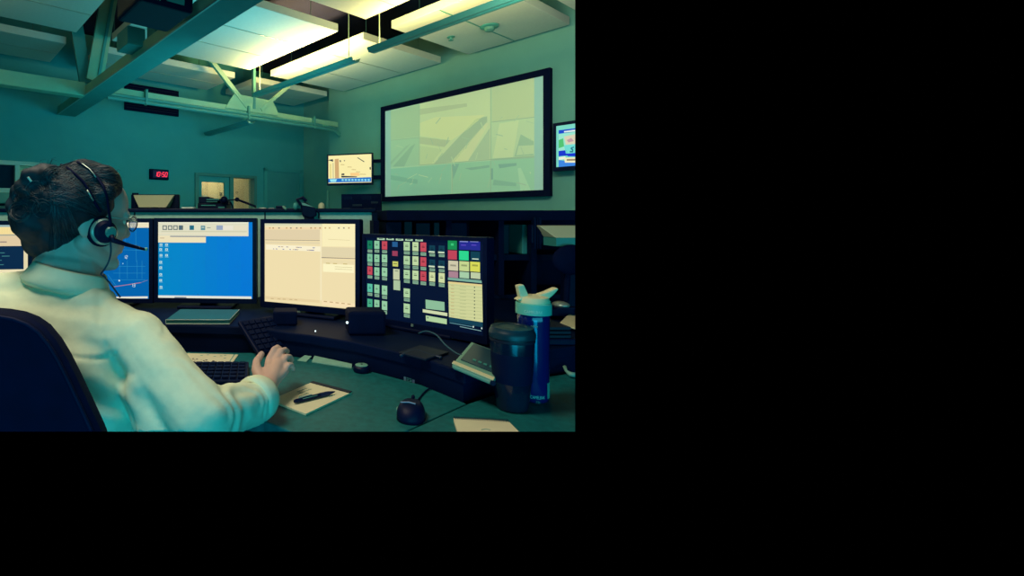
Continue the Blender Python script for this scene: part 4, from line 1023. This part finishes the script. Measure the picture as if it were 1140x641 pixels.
# spiral pad at the bottom edge
sp = [onZ(507, 481.5, e_), onZ(574, 484, e_), onZ(566.5, 472.2, e_), onZ(505, 468.6, e_)]
root = thing('spiral_notepad', sum(sp, Vector())/4, 'small spiral notepad cut by the bottom edge, below the tumbler', 'notepad')
pg = [sp[3], onZ(545, 470.2, e_), sp[2], onZ(580, 486, e_), onZ(510, 486, e_)]
MB().prism(pg, UP*.006).build('page_block', M_PAPER, root)
b = MB()
for i in range(24):
    c = sp[3].lerp(sp[2], (i+.5)/24)+UP*.005; b.tube([c+Vector((0,-.004,-.001)), c+Vector((0,-.003,.004)), c+Vector((0,.003,.004)), c+Vector((0,.004,-.004))], .0008, 5)
b.build('spiral', M_DESKE, root)
MB().tube([onZ(536, 478.2, DESK+.0068), onZ(541, 477.4, DESK+.0068), onZ(546, 478.4, DESK+.0068)], .0007, 5).build('handwriting', M_TEALP, root)

# ================================================================== THE PERSON
def finalize(name, mb, m, parent, voxel, smooth=8, fac=.5, disp=None, decim=None):
    me = bpy.data.meshes.new(name); me.from_pydata(mb.v, [], mb.f); o = bpy.data.objects.new(name, me); COL.objects.link(o)
    bm = bmesh.new(); bm.from_mesh(me); bmesh.ops.remove_doubles(bm, verts=bm.verts, dist=1e-5); bmesh.ops.recalc_face_normals(bm, faces=bm.faces); bm.to_mesh(me); bm.free()
    md = o.modifiers.new('r', 'REMESH'); md.mode = 'VOXEL'; md.voxel_size = voxel
    if smooth: ms = o.modifiers.new('s', 'SMOOTH'); ms.iterations = smooth; ms.factor = fac
    bpy.context.view_layer.update()
    me2 = bpy.data.meshes.new_from_object(o.evaluated_get(bpy.context.evaluated_depsgraph_get()))
    bpy.data.objects.remove(o)
    if disp:
        ns = [v.normal.copy() for v in me2.vertices]
        for v, n in zip(me2.vertices, ns): v.co = v.co+n*disp(v.co, n)
    me2.materials.clear(); me2.materials.append(m); me2.shade_smooth()
    ob = bpy.data.objects.new(name, me2); COL.objects.link(ob); ob.data.name = name
    if parent is not None:
        for v in me2.vertices: v.co = v.co-parent.location
        ob.parent = parent
    return ob
person = thing('person', (-.52, 1.05, 0), 'person in a pale shirt with pinned-up dark hair seated at the left, seen from behind', 'person')
TH = math.radians(50); HC = P(89, 242, 1.12)
PIT = math.radians(8)
def hd(x, y, z):
    y2 = y*math.cos(PIT)+z*math.sin(PIT); z2 = -y*math.sin(PIT)+z*math.cos(PIT)
    return HC+Vector((x*math.cos(TH)+y2*math.sin(TH), -x*math.sin(TH)+y2*math.cos(TH), z2))
HR = Matrix.Rotation(-TH, 3, 'Z') @ Matrix.Rotation(-PIT, 3, 'X')
def he(b, c, r): b.ell(hd(*c), r, None, 24, HR, 16)
body = MB()
he(body, (0, -.012, .028), (.072, .090, .080)); he(body, (0, .036, .036), (.066, .068, .066)); he(body, (0, .042, -.02), (.061, .060, .085)); he(body, (0, .052, -.050), (.050, .050, .058))
for sx_ in (-1, 1):
    body.cap(hd(.056*sx_, .0, -.055), hd(.018*sx_, .070, -.094), .022, .020)
    body.cap(hd(.052*sx_, .02, -.02), hd(.040*sx_, .075, -.02), .022, .020)        # cheek
    he(body, (.078*sx_, -.010, -.012), (.009, .018, .032)); he(body, (.070*sx_, -.004, -.012), (.012, .018, .026))
body.cap(hd(.02, .080, -.096), hd(-.02, .080, -.096), .016, .016)                   # chin
body.cap(hd(-.034, .088, .018), hd(.034, .088, .018), .013, .013)                     # brow
body.cap(hd(0, .095, .008), hd(0, .110, -.024), .009, .0115); he(body, (.011, .101, -.030), (.009, .010, .007)); he(body, (-.011, .101, -.030), (.009, .010, .007))
he(body, (0, .097, -.056), (.022, .012, .007)); he(body, (0, .095, -.067), (.019, .012, .008))
N0 = P(72, 308, 1.10)
body.cap(hd(0, -.018, -.075), N0+Vector((.02,.01,0)), .056, .060); body.cap(hd(.0, .035, -.095), N0+Vector((.03,.03,.0)), .035, .04)
SR, SL = P(152, 378, 1.03), Vector((-.68, 1.02, .965))
EL, WR = P(224, 466, .93), P(298.5, 430, 1.105)
body.cap(N0, (-.52, 1.05, .80), .075, .12); body.cap((-.60, 1.06, .90), (-.40, 1.07, .88), .09, .09); body.cap((-.52, 1.05, .80), (-.52, 1.06, .60), .12, .12)
body.cap(SR+Vector((-.05,0,0)), SR, .06, .05); body.cap(SR, EL, .047, .04); body.cap(EL, WR.lerp(EL, .2), .04, .026); body.cap(WR.lerp(EL, .2), WR, .026, .022)
EL2 = Vector((-.80, 1.18, .82)); body.cap(SL+Vector((.05,0,0)), SL, .06, .05); body.cap(SL, EL2, .047, .04); body.cap(EL2, Vector((-.60, 1.42, .80)), .04, .025)
# right hand: palm, five fingers
K = [P(299.5, 400, 1.205), P(306.5, 401.5, 1.200), P(313, 405, 1.19), P(317.5, 411, 1.175)]
TIP = [P(311.5, 386.5, 1.275), P(320, 389.5, 1.275), P(325, 398.5, 1.245), P(326.5, 408.5, 1.205)]
for i in range(4):
    base = WR+(K[i]-WR)*.15
    body.cap(base, K[i]-UP*.004, .0145, .0100)
    mid = K[i].lerp(TIP[i], .45)+UP*(.010 if i < 3 else .008); m2_ = K[i].lerp(TIP[i], .78)+UP*.006; tip = TIP[i]-UP*.004
    r0 = (.0084, .0086, .0082, .0074)[i]
    body.cap(K[i], mid, r0*1.08, r0, 12); body.cap(mid, m2_, r0, r0*.92, 12); body.cap(m2_, tip, r0*.92, r0*.82, 12)
body.cap(WR, K[1].lerp(K[2], .5)-UP*.006, .021, .017); body.cap(WR, K[0].lerp(WR, .4)-UP*.004, .02, .016)
th = [WR.lerp(K[0], .25)+Vector((-.014, .0, -.004)), P(285.5, 412, 1.155), P(285.5, 402.5, 1.19), P(291.3, 394, 1.225)]
body.cap(th[0], th[1], .0165, .0125, 12); body.cap(th[1], th[2], .012, .0098, 12); body.cap(th[2], th[3], .0098, .0080, 12)
# left hand resting on the keyboard
LW = Vector((-.60, 1.42, .80))
for i in range(4):
    kk = LW+Vector((.075, .035-.022*i+.03, -.005)); tt = kk+Vector((.06, .01, -.025)); body.cap(LW, kk, .016, .012); body.cap(kk, kk.lerp(tt, .5)+UP*.008, .0095, .009, 10); body.cap(kk.lerp(tt, .5)+UP*.008, tt, .009, .008, 10)
kk = LW+Vector((.03, -.045, -.008)); body.cap(LW, kk, .017, .012); body.cap(kk, kk+Vector((.045, -.005, -.01)), .011, .008)
bodyo = finalize('body', body, M_SKIN, person, .0030, 4)
# shirt
sh = MB()
sh.cap(N0+Vector((.0,.0,-.064)), (-.53, 1.04, .82), .096, .15); sh.cap((-.66, 1.03, .935), (-.40, 1.04, .905), .098, .088)
sh.cap(N0+Vector((.0,0,-.055)), SR+Vector((-.02,0,.012)), .060, .050); sh.cap(N0+Vector((-.05,0,-.045)), SL+Vector((0,0,.015)), .064, .065)
sh.cap((-.53, 1.04, .82), (-.50, 1.05, .58), .155, .165); sh.cap((-.42, 1.02, .86), (-.38, 1.02, .62), .10, .11); sh.cap((-.62, 1.02, .86), (-.62, 1.02, .60), .11, .12)
sh.cap(SR+Vector((-.03,0,-.006)), SR+Vector((.0,0,-.004)), .064, .060)
am = SR.lerp(EL, .5)
sh.cap(SR, am, .061, .058); sh.cap(am, EL, .058, .061); sh.cap(am+Vector((-.04,0,-.02)), EL+Vector((-.06,.01,-.06)), .05, .05)
cuff = P(281, 449, 1.035)
sh.cap(EL, EL.lerp(cuff, .6), .060, .049); sh.cap(EL.lerp(cuff, .6), cuff, .049, .045)
sh.cap(SL, EL2, .062, .055); sh.cap(EL2, Vector((-.63, 1.39, .81)), .055, .04)
sh.ell(P(58, 336, 1.065), (.10, .075, .048)); sh.ell(P(92, 336, 1.07), (.07, .07, .04))
def folds(co, n):
    d = 0
    d += .0035*noise.noise(co*9)+.0018*noise.noise(co*24)
    # creases gathered in the crook of the elbow and along the forearm
    q = (co-EL); ax_ = (cuff-EL).normalized(); t = q.dot(ax_)
    if t > -.06 and q.length < .24 and co.x > -.26:
        ph = t*120+9*noise.noise(co*16); d += .0026*math.sin(ph)*math.exp(-((t-.05)/.06)**2)
        d += .0014*math.sin(t*190+10*noise.noise(co*22))*math.exp(-((t-.13)/.03)**2)
    # pull lines below the shoulder blade
    q = co-Vector((-.36, .94, .85))
    d += .004*math.sin((q.x*.75+q.z)*95+2*noise.noise(co*8))*math.exp(-(q.length/.085)**2)
    # armhole seam
    w2 = (co-SR).dot(Vector((1, 0, .45)).normalized())
    if co.z > .66: d -= .0035*math.exp(-((w2+.035)/.006)**2)
    # yoke seam across the back
    d -= .003*math.exp(-((co.z-(.925-.16*(co.x+.52)))/.004)**2) if co.y < 1.04 and co.x < -.33 else 0
    q = co-Vector((-.30, .95, .70)); d += .004*math.sin((q.x+q.z*1.4)*70)*math.exp(-(q.length/.07)**2)
    return d
shirt = finalize('shirt', sh, M_SHIRT, person, .0055, 6, .5, folds)
# collar
b = MB(); cn = P(79, 302, 1.095); ringn = 40; vs = []
ax3 = Vector((.24, .10, .96)).normalized(); ca = ax3.orthogonal().normalized(); cb = ax3.cross(ca)
prof = [(.074, -.030), (.071, .000), (.072, .013), (.0750, .0155), (.0785, .012), (.086, -.006), (.094, -.022), (.090, -.032)]
for r_, h_ in prof:
    for j in range(ringn):
        t = 2*math.pi*j/ringn; k2 = 1+.04*noise.noise(Vector((math.cos(t)*2, math.sin(t)*2, h_*30)))
        vs.append(cn+ax3*(h_-.008)+(ca*math.cos(t)+cb*math.sin(t))*r_*k2)
fs = [(i*ringn+j, i*ringn+(j+1)%ringn, ((i+1)%len(prof))*ringn+(j+1)%ringn, ((i+1)%len(prof))*ringn+j) for i in range(len(prof)) for j in range(ringn)]
b.add(vs, fs); b.build('collar', M_SHIRT, person, smooth='all')
# cuff band
b = MB(); cd = (WR-EL).normalized(); c0_ = P(290, 441.5, 1.062)
b.lathe(c0_-cd*.03, [(.047, 0), (.049, .012), (.047, .03), (.040, .045), (.032, .050), (.030, .046), (.036, .03), (.040, .0)], 32, None, cd); b.build('cuff', M_SHIRT, person, smooth='all')
# hair
hair = MB()
def hb(u, v, Y, r, sz=(1,1,1)): k_ = r*Y/552; hair.ell(P(u, v, Y), (k_*sz[0], k_*sz[1], k_*sz[2]), None, 20, None, 14)
hb(95, 216.5, 1.135, 38.5, (1,1.25,1.0)); hb(112, 206, 1.12, 24); hb(78, 227, 1.10, 42, (1,1.2,1)); hb(62, 232, 1.10, 38, (1,1.2,1)); hb(48, 244, 1.09, 31, (1,1.3,1)); hb(52, 264, 1.11, 24, (1,1.3,1.05)); hb(70, 258, 1.11, 28, (1,1.4,1.1))
hb(50, 200, 1.045, 19); hb(58, 196, 1.05, 14); hb(40, 212, 1.05, 17); hb(25, 216, 1.07, 13); hb(17, 229, 1.07, 11); hb(20, 243, 1.08, 11); hb(32, 232, 1.05, 17); hb(12, 234, 1.07, 6)
hb(112, 226, 1.085, 15, (1,1,1.1)); hb(81, 248, 1.075, 15); hb(66, 270, 1.085, 18); hb(119, 214, 1.07, 11)
for i in range(14):
    a = i*1.3; hb(42+17*math.cos(a)+r.uniform(-3,3), 206+14*math.sin(a), 1.02, 7.5)
def hdisp(co, n): return .0022*noise.noise(co*60)+.0035*noise.noise(co*22)
hairo = finalize('hair_base', hair, M_HAIR, None, .0045, 7, .5, hdisp)
bvh = BVHTree.FromPolygons([v.co.copy() for v in hairo.data.vertices], [tuple(p.vertices) for p in hairo.data.polygons])
hm = MB(); hm.add([v.co.copy() for v in hairo.data.vertices], [tuple(p.vertices) for p in hairo.data.polygons], M_HAIR)
bpy.data.objects.remove(hairo)
cam0 = Vector((0, 0, H))
def shoot(u, v, off=.004, trees=(bvh,)):
    d = Vector(((u-U0)/F, 1, (V0-v)/F)).normalized(); best = None
    for t_ in trees:
        h_ = t_.ray_cast(cam0, d)
        if h_[0] is not None and (best is None or h_[3] < best): best = h_[3]
    return None if best is None else cam0+d*(best-off)
r = random.Random(21)
def strand(pts2, rad, m):
    pts = [shoot(u, v, rad*.4) for u, v in pts2]; pts = [p for p in pts if p is not None]
    if len(pts) > 2: hm.tube(pts, [rad*.5]+[rad]*(len(pts)-2)+[rad*.4], 5, m, flat=.6)
for i in range(230):          # strands swept from the hairline back to the bun
    f = r.random()
    a0 = (137-44*f**1.3+r.uniform(-3, 3), 196+60*f+r.uniform(-6, 6)) if f < .75 else (90-34*(f-.75)*4+r.uniform(-4,4), 256+26*(f-.75)*4+r.uniform(-4,4))
    if r.random() < .25: a0 = (r.uniform(72, 132), 180+((a0[0]-95)/30)**2*3+r.uniform(0, 10))
    a1 = (62+r.uniform(-10, 8), 206+r.uniform(-18, 26)); bow = r.uniform(-12, 2)
    n = 14; pts = [(a0[0]+(a1[0]-a0[0])*t/n, a0[1]+(a1[1]-a0[1])*t/n+bow*math.sin(math.pi*t/n)) for t in range(n+1)]
    strand(pts, r.uniform(.0008, .0017), M_HAIRL if r.random() < .4 else M_HAIR)
for i in range(120):           # loops of the pinned bun
    cu_, cv_ = r.choice(((52,202),(40,212),(25,218),(60,196),(22,236),(34,228),(48,232)))
    rx = r.uniform(4, 13); st = r.uniform(0, 6.28); n = 14; ln = r.uniform(1.2, 3)
    strand([(cu_+rx*math.cos(st+ln*t/n), cv_+rx*.9*math.sin(st+ln*t/n)) for t in range(n+1)], r.uniform(.0008, .0018), M_HAIRL if r.random() < .4 else M_HAIR)
for i in range(46):           # stray wisps standing off the head
    cu_, cv_ = r.choice(((100,182),(120,190),(134,205),(80,182),(50,184),(14,228),(30,204),(62,180)))
    cu_ += r.uniform(-8, 8); cv_ += r.uniform(-2, 6); Yw = 1.12
    L_ = r.uniform(4, 9); an = r.uniform(-2.6, -.3)
    hm.tube([P(cu_, cv_+3, Yw), P(cu_+L_*.5*math.cos(an), cv_+L_*.5*math.sin(an), Yw), P(cu_+L_*math.cos(an+.5), cv_+L_*math.sin(an+.5), Yw)], [.0006, .0004, .0002], 4, M_HAIRL)
ho = hm.build('hair', None, person, smooth='all', clean=False)
b = MB(); b.tube([shoot(31, 197, .003) or P(31,197,1.03), shoot(35, 202, .003) or P(36,202,1.03)], .0022, 8)
oneobj('hair_clip', b, M_WHITE, 'small white hair clip at the left of the bun', 'hair clip', smooth=True)
# eyes
for sx_ in (-1, 1):
    b = MB(); b.ell(hd(.030*sx_, .083, .002), (.0115,)*3); b.build('eyeball', M_WHITE, person, smooth='all')
    b = MB(); b.ell(hd(.030*sx_, .0915, .002), (.005, .005, .005)); b.build('iris', M_BLACK, person, smooth='all')

# body surface for worn things
bb = BVHTree.FromPolygons([v.co+person.location for v in bodyo.data.vertices], [tuple(p.vertices) for p in bodyo.data.polygons])
sb = BVHTree.FromPolygons([v.co+person.location for v in shirt.data.vertices], [tuple(p.vertices) for p in shirt.data.polygons])
ALL = (bvh, bb)
# headset
root = thing('headset', hd(.08, 0, 0), 'black and silver headset with a boom microphone worn over the dark hair', 'headset')
outn = (hd(1, 0, 0)-hd(0, 0, 0)).normalized(); fwd = (hd(0, 1, 0)-hd(0, 0, 0)).normalized()
ec = P(110, 256.5, 1.035)
hit = shoot(107, 257, 0, ALL); 
ec = hit+outn*.000+fwd*.010 if hit is not None else ec
MB().lathe(ec-outn*.004, [(.024, 0), (.031, .003), (.033, .010), (.031, .018), (.022, .021)], 32, None, outn).build('ear_cushion', M_BLACKM, root, smooth=True)
MB().lathe(ec+outn*.016, [(.026, 0), (.029, .003), (.0285, .009), (.025, .012)], 32, None, outn).build('trim_ring', M_SILVER, root, smooth=True)
ecup = MB().lathe(ec+outn*.024, [(.025, 0), (.024, .008), (.018, .013), (.0, .014)], 32, None, outn).build('ear_cup', M_BLACK, root, smooth=True)
hub = ec+outn*.036+fwd*.008
MB().lathe(hub, [(.012, 0), (.0125, .004), (.010, .007), (0, .0075)], 28, None, outn).build('pivot_disc', mat('pivot_teal', (60, 130, 120), .4), ecup, smooth=True)
def band(path, rad, off):
    pts = []
    for u, v in path:
        p = shoot(u, v, off, ALL); pts.append(p if p is not None else P(u, v, 1.13))
    return pts
b1 = band([(121, 232), (119, 218), (115, 207), (109, 198), (102, 190), (94, 184), (86, 180)], .003, .006)
b1 = [hub+outn*.002, hub+outn*.0+UP*.02]+b1
MB().tube(b1, [.0055,.0055]+[.0044]*(len(b1)-2), 10, flat=.6).build('headband', M_BLACKM, root, smooth='all')
b2 = band([(112, 236), (106, 226), (100, 214), (93, 203), (85, 195), (76, 188), (68, 184)], .003, .006)
MB().tube(b2, .0042, 10, flat=.6).build('headband', M_BLACKM, root, smooth='all')
b3 = band([(85, 179.5), (93, 183), (100, 188.5), (104, 193), (107, 197.5)], .0015, .010); MB().tube(b3, .0013, 6).build('band_highlight_strip', M_SILVER, root, smooth='all')  # highlight on the front band, modelled as a silver strip
b3 = band([(97, 211.5), (100, 216.5), (104, 223.5)], .0015, .0105); MB().tube(b3, .0017, 6).build('band_glint', M_SILVER, root, smooth='all')  # highlight on the rear band, put in as a silver strip
MB().tube([hub+outn*.004-UP*.008, P(125.5, 267, hub.y-.006), P(140, 272, hub.y+.02), P(161, 277.5, hub.y+.05)], [.0065, .0060, .0045, .0030], 10).build('microphone_boom', M_BLACK, root, smooth='all')
MB().ell(P(162.5, 277.2, hub.y+.052), (.0045, .0045, .004)).build('microphone_tip', M_GREYP, root, smooth='all')
n_y = hub.y
pts = [P(123, 268, n_y), P(123.5, 280, n_y), P(121, 291, n_y-.0), P(116, 300, n_y-.0), P(112.5, 305, n_y+.0)]
for u, v in ((117, 309), (123, 316), (129, 324), (134, 331)):
    p = shoot(u, v, .004, (bvh, bb, sb)); pts.append(p if p is not None else P(u, v, 1.06))
out = []
for i in range(len(pts)-1):
    p0, p1, p2, p3 = pts[max(i-1,0)], pts[i], pts[i+1], pts[min(i+2,len(pts)-1)]
    for k_ in range(5):
        t = k_/5; out.append(.5*((2*p1)+(p2-p0)*t+(2*p0-5*p1+4*p2-p3)*t*t+(3*p1-p0-3*p2+p3)*t**3))
out.append(pts[-1]); MB().tube(out, .0019, 8).build('cable', M_CABLE, root, smooth='all')
# eyeglasses
root = thing('eyeglasses', hd(0, .11, 0), 'thin metal eyeglasses worn by the seated person', 'eyeglasses')
for sx_ in (1, -1):
    c = hd(.032*sx_, .112, .0); b = MB(); pts = []
    ex_ = (hd(1,0,0)-hd(0,0,0)).normalized(); ez_ = (hd(0,0,1)-hd(0,0,0)).normalized()
    pts = [c+ex_*.023*math.cos(t*math.pi/12)+ez_*.017*math.sin(t*math.pi/12) for t in range(25)]
    b.tube(pts, .0014, 6, caps=False); rim_ = b.build('lens_rim', M_BLACK, root, smooth='all')
    b = MB(); b.lathe(c, [(.0, -.0005), (.0205, -.0005), (.0205, .0005), (0, .0005)], 24, None, fwd); b.build('lens', M_GLASS, rim_)
    b = MB(); b.tube([hd(.055*sx_, .112, .004), hd(.072*sx_, .09, .006), hd(.084*sx_, .03, .006)], .0013, 6); b.build('temple', M_SILVER, root, smooth='all')
b = MB(); b.tube([hd(-.010, .113, .004), hd(0, .116, .007), hd(.010, .113, .004)], .0012, 6); b.build('bridge', M_SILVER, root)

# chair
root = thing('office_chair', (-.55, .84, 0), 'dark office chair back in the lower left corner behind the person', 'chair')
half = [(-25, 345.5), (0, 347.2), (18, 350.5), (33, 356.5), (46, 366), (58, 381), (69, 400), (80, 423), (92, 450), (106, 482), (116, 510)]
left = [(-50-u, v) for u, v in half[1:]][::-1]
CY = .80
outl = [P(u, v, CY) for u, v in left+half]
def shrink(pts, d):
    c = Vector((P(-25, 430, CY).x, CY, P(0, 440, CY).z)); return [c+(p-c)*(1-d) for p in pts]
b = MB(); n = len(outl)
layers = [(shrink(outl, .05), -.0), (outl, .010), (outl, .030), (shrink(outl, .04), .042)]
vs = []
for ring, dy in layers: vs += [p+Vector((0, dy+.10*((p.x+.5)/.3)**2*.25, 0)) for p in ring]
fs = [(k*n+i, k*n+i+1, (k+1)*n+i+1, (k+1)*n+i) for k in range(3) for i in range(n-1)]
for k in (0, 3):
    for i in range(n//2): fs.append((k*n+i, k*n+i+1, k*n+n-2-i, k*n+n-1-i)) if i+1 < n-2-i else None
b.add(vs, fs); br_ = b.build('backrest', M_BLACKM, root, smooth=True)
pip = [p+Vector((0, -.002+.10*((p.x+.5)/.3)**2*.25, 0)) for p in shrink(outl, .055)]
MB().tube(pip, .0035, 8).build('piping', M_CONS, br_, smooth='all')

# ================================================================== LIGHTS
def area(name, loc, target, sx, sy, power, col, spread=None):
    l = bpy.data.lights.new(name, 'AREA'); l.shape = 'RECTANGLE'; l.size = sx; l.size_y = sy; l.energy = power; l.color = col
    if spread: l.spread = spread
    o = bpy.data.objects.new(name, l); COL.objects.link(o); o.location = loc
    o.rotation_euler = (Vector(target)-Vector(loc)).to_track_quat('-Z', 'Y').to_euler(); return o
WARM = (1, .66, .25); CREAM_ = (1, .85, .64); TEAL = (.03, .54, .70)
def uplight(name, s, t0, t1, z, power):
    o = area(name, R(s, (t0+t1)/2, z), R(s, (t0+t1)/2, z+1), .10, t1-t0, power, WARM)
    a = math.atan2(D2.y, D2.x); o.rotation_euler = (math.pi, 0, a); return o
uplight('pendant_glow', 4.07, 1.6, 3.7, 3.05, 55)
uplight('pendant_glow', 4.15, 4.3, 6.1, 3.05, 105)
uplight('pendant_glow', -.3, 3.4, 5.2, 2.975, 34)
area('cream_key_over_desk', (-.75, 1.0, 2.6), (-.55, 1.15, .9), .8, .5, 31, CREAM_)  # key light added over the person, standing in for an unseen fixture
area('teal_fill_behind', (.6, -2.6, 1.0), (0, 3.0, 2.2), 5.5, 1.6, 105, TEAL)  # wide teal fill added behind the camera; no window is modelled there
area('cyan_fill_low', (.1, -.9, .55), (-.35, 1.0, .75), 1.0, .5, 8, (.0, .50, .85))  # low fill added to tint the lower shirt cyan
area('teal_fill_far', R(3.2, 4.0, 2.2), R(2.6, 7.8, 2.9), 1.6, .3, 36, TEAL)  # teal fill added to brighten the far wall and panels
area('teal_fill_up', R(3.2, 5.0, 1.3), R(3.2, 5.01, 3), 3.6, 2.6, 30, TEAL)  # upward fill added in place of light reflected off the floor
area('cream_fill_right', R(3.7, 1.6, 2.7), R(6, 2.6, 2.2), 1.4, .4, 32, (.85, .86, .66))  # cream fill added to brighten the right wall, no fixture seen
area('neighbour_room_light', R(4.9, 8.9, 2.45), R(4.9, 9.4, 1.3), .8, .4, 22, (1, .85, .6))

wd = bpy.data.worlds.new('World'); C.world = wd; wd.use_nodes = True
wd.node_tree.nodes['Background'].inputs[0].default_value = (0, 0, 0, 1); wd.node_tree.nodes['Background'].inputs[1].default_value = 0

# ================================================================== EXTENT OF THE MODEL
# The photograph shows the room only up to its right edge and its lower edge: the model stops there as well.
bpy.context.view_layer.update()
kR = (640.3-U0)/F; kB = (480.3-V0)/F
pR = Vector((1, -kR, 0)).normalized(); pB = Vector((0, -kB, -1)).normalized(); cam = Vector((0, 0, H))
dead = []
for o in list(COL.objects):
    if o.type != 'MESH': continue
    M = o.matrix_world
    ws = [M @ v.co for v in o.data.vertices]
    for nrm_ in (pR, pB):
        ds = [(w_ -cam).dot(nrm_) for w_ in ws]
        if not ds: break
        if min(ds) > 0: dead.append(o); break
        if max(ds) <= 0: continue
        bm = bmesh.new(); bm.from_mesh(o.data); Mi = M.inverted()
        co = Mi @ cam; no = (M.to_3x3().transposed() @ nrm_).normalized()
        res = bmesh.ops.bisect_plane(bm, geom=bm.verts[:]+bm.edges[:]+bm.faces[:], plane_co=co, plane_no=no, clear_outer=True)
        es = [e for e in res['geom_cut'] if isinstance(e, bmesh.types.BMEdge)]
        if es and 'Tint' not in [a_.name for a_ in o.data.color_attributes]:
            try: bmesh.ops.triangle_fill(bm, edges=es, use_beauty=True, use_dissolve=True)
            except Exception: pass
        bm.to_mesh(o.data); bm.free(); ws = [M @ v.co for v in o.data.vertices]
        if not ws: dead.append(o)
for o in set(dead): bpy.data.objects.remove(o)
for _ in range(3):
    for o in list(COL.objects):
        if o.type == 'EMPTY' and not o.children: bpy.data.objects.remove(o)

# ================================================================== CAMERA
cd_ = bpy.data.cameras.new('Camera'); co_ = bpy.data.objects.new('Camera', cd_); COL.objects.link(co_); C.camera = co_
co_.location = (0, 0, H); co_.rotation_euler = (math.pi/2, 0, 0)
W_, H_ = 1140, 641
cd_.sensor_fit = 'HORIZONTAL'; cd_.sensor_width = 36; cd_.lens = F*36/W_
cd_.shift_x = (W_/2-U0)/W_; cd_.shift_y = -(H_/2-V0)/W_
cd_.clip_start = .05; cd_.clip_end = 60
C.view_settings.view_transform = 'Standard'; C.view_settings.look = 'None'; C.view_settings.exposure = 0; C.view_settings.gamma = 1
try: C.view_settings.use_curve_mapping = False
except Exception: pass
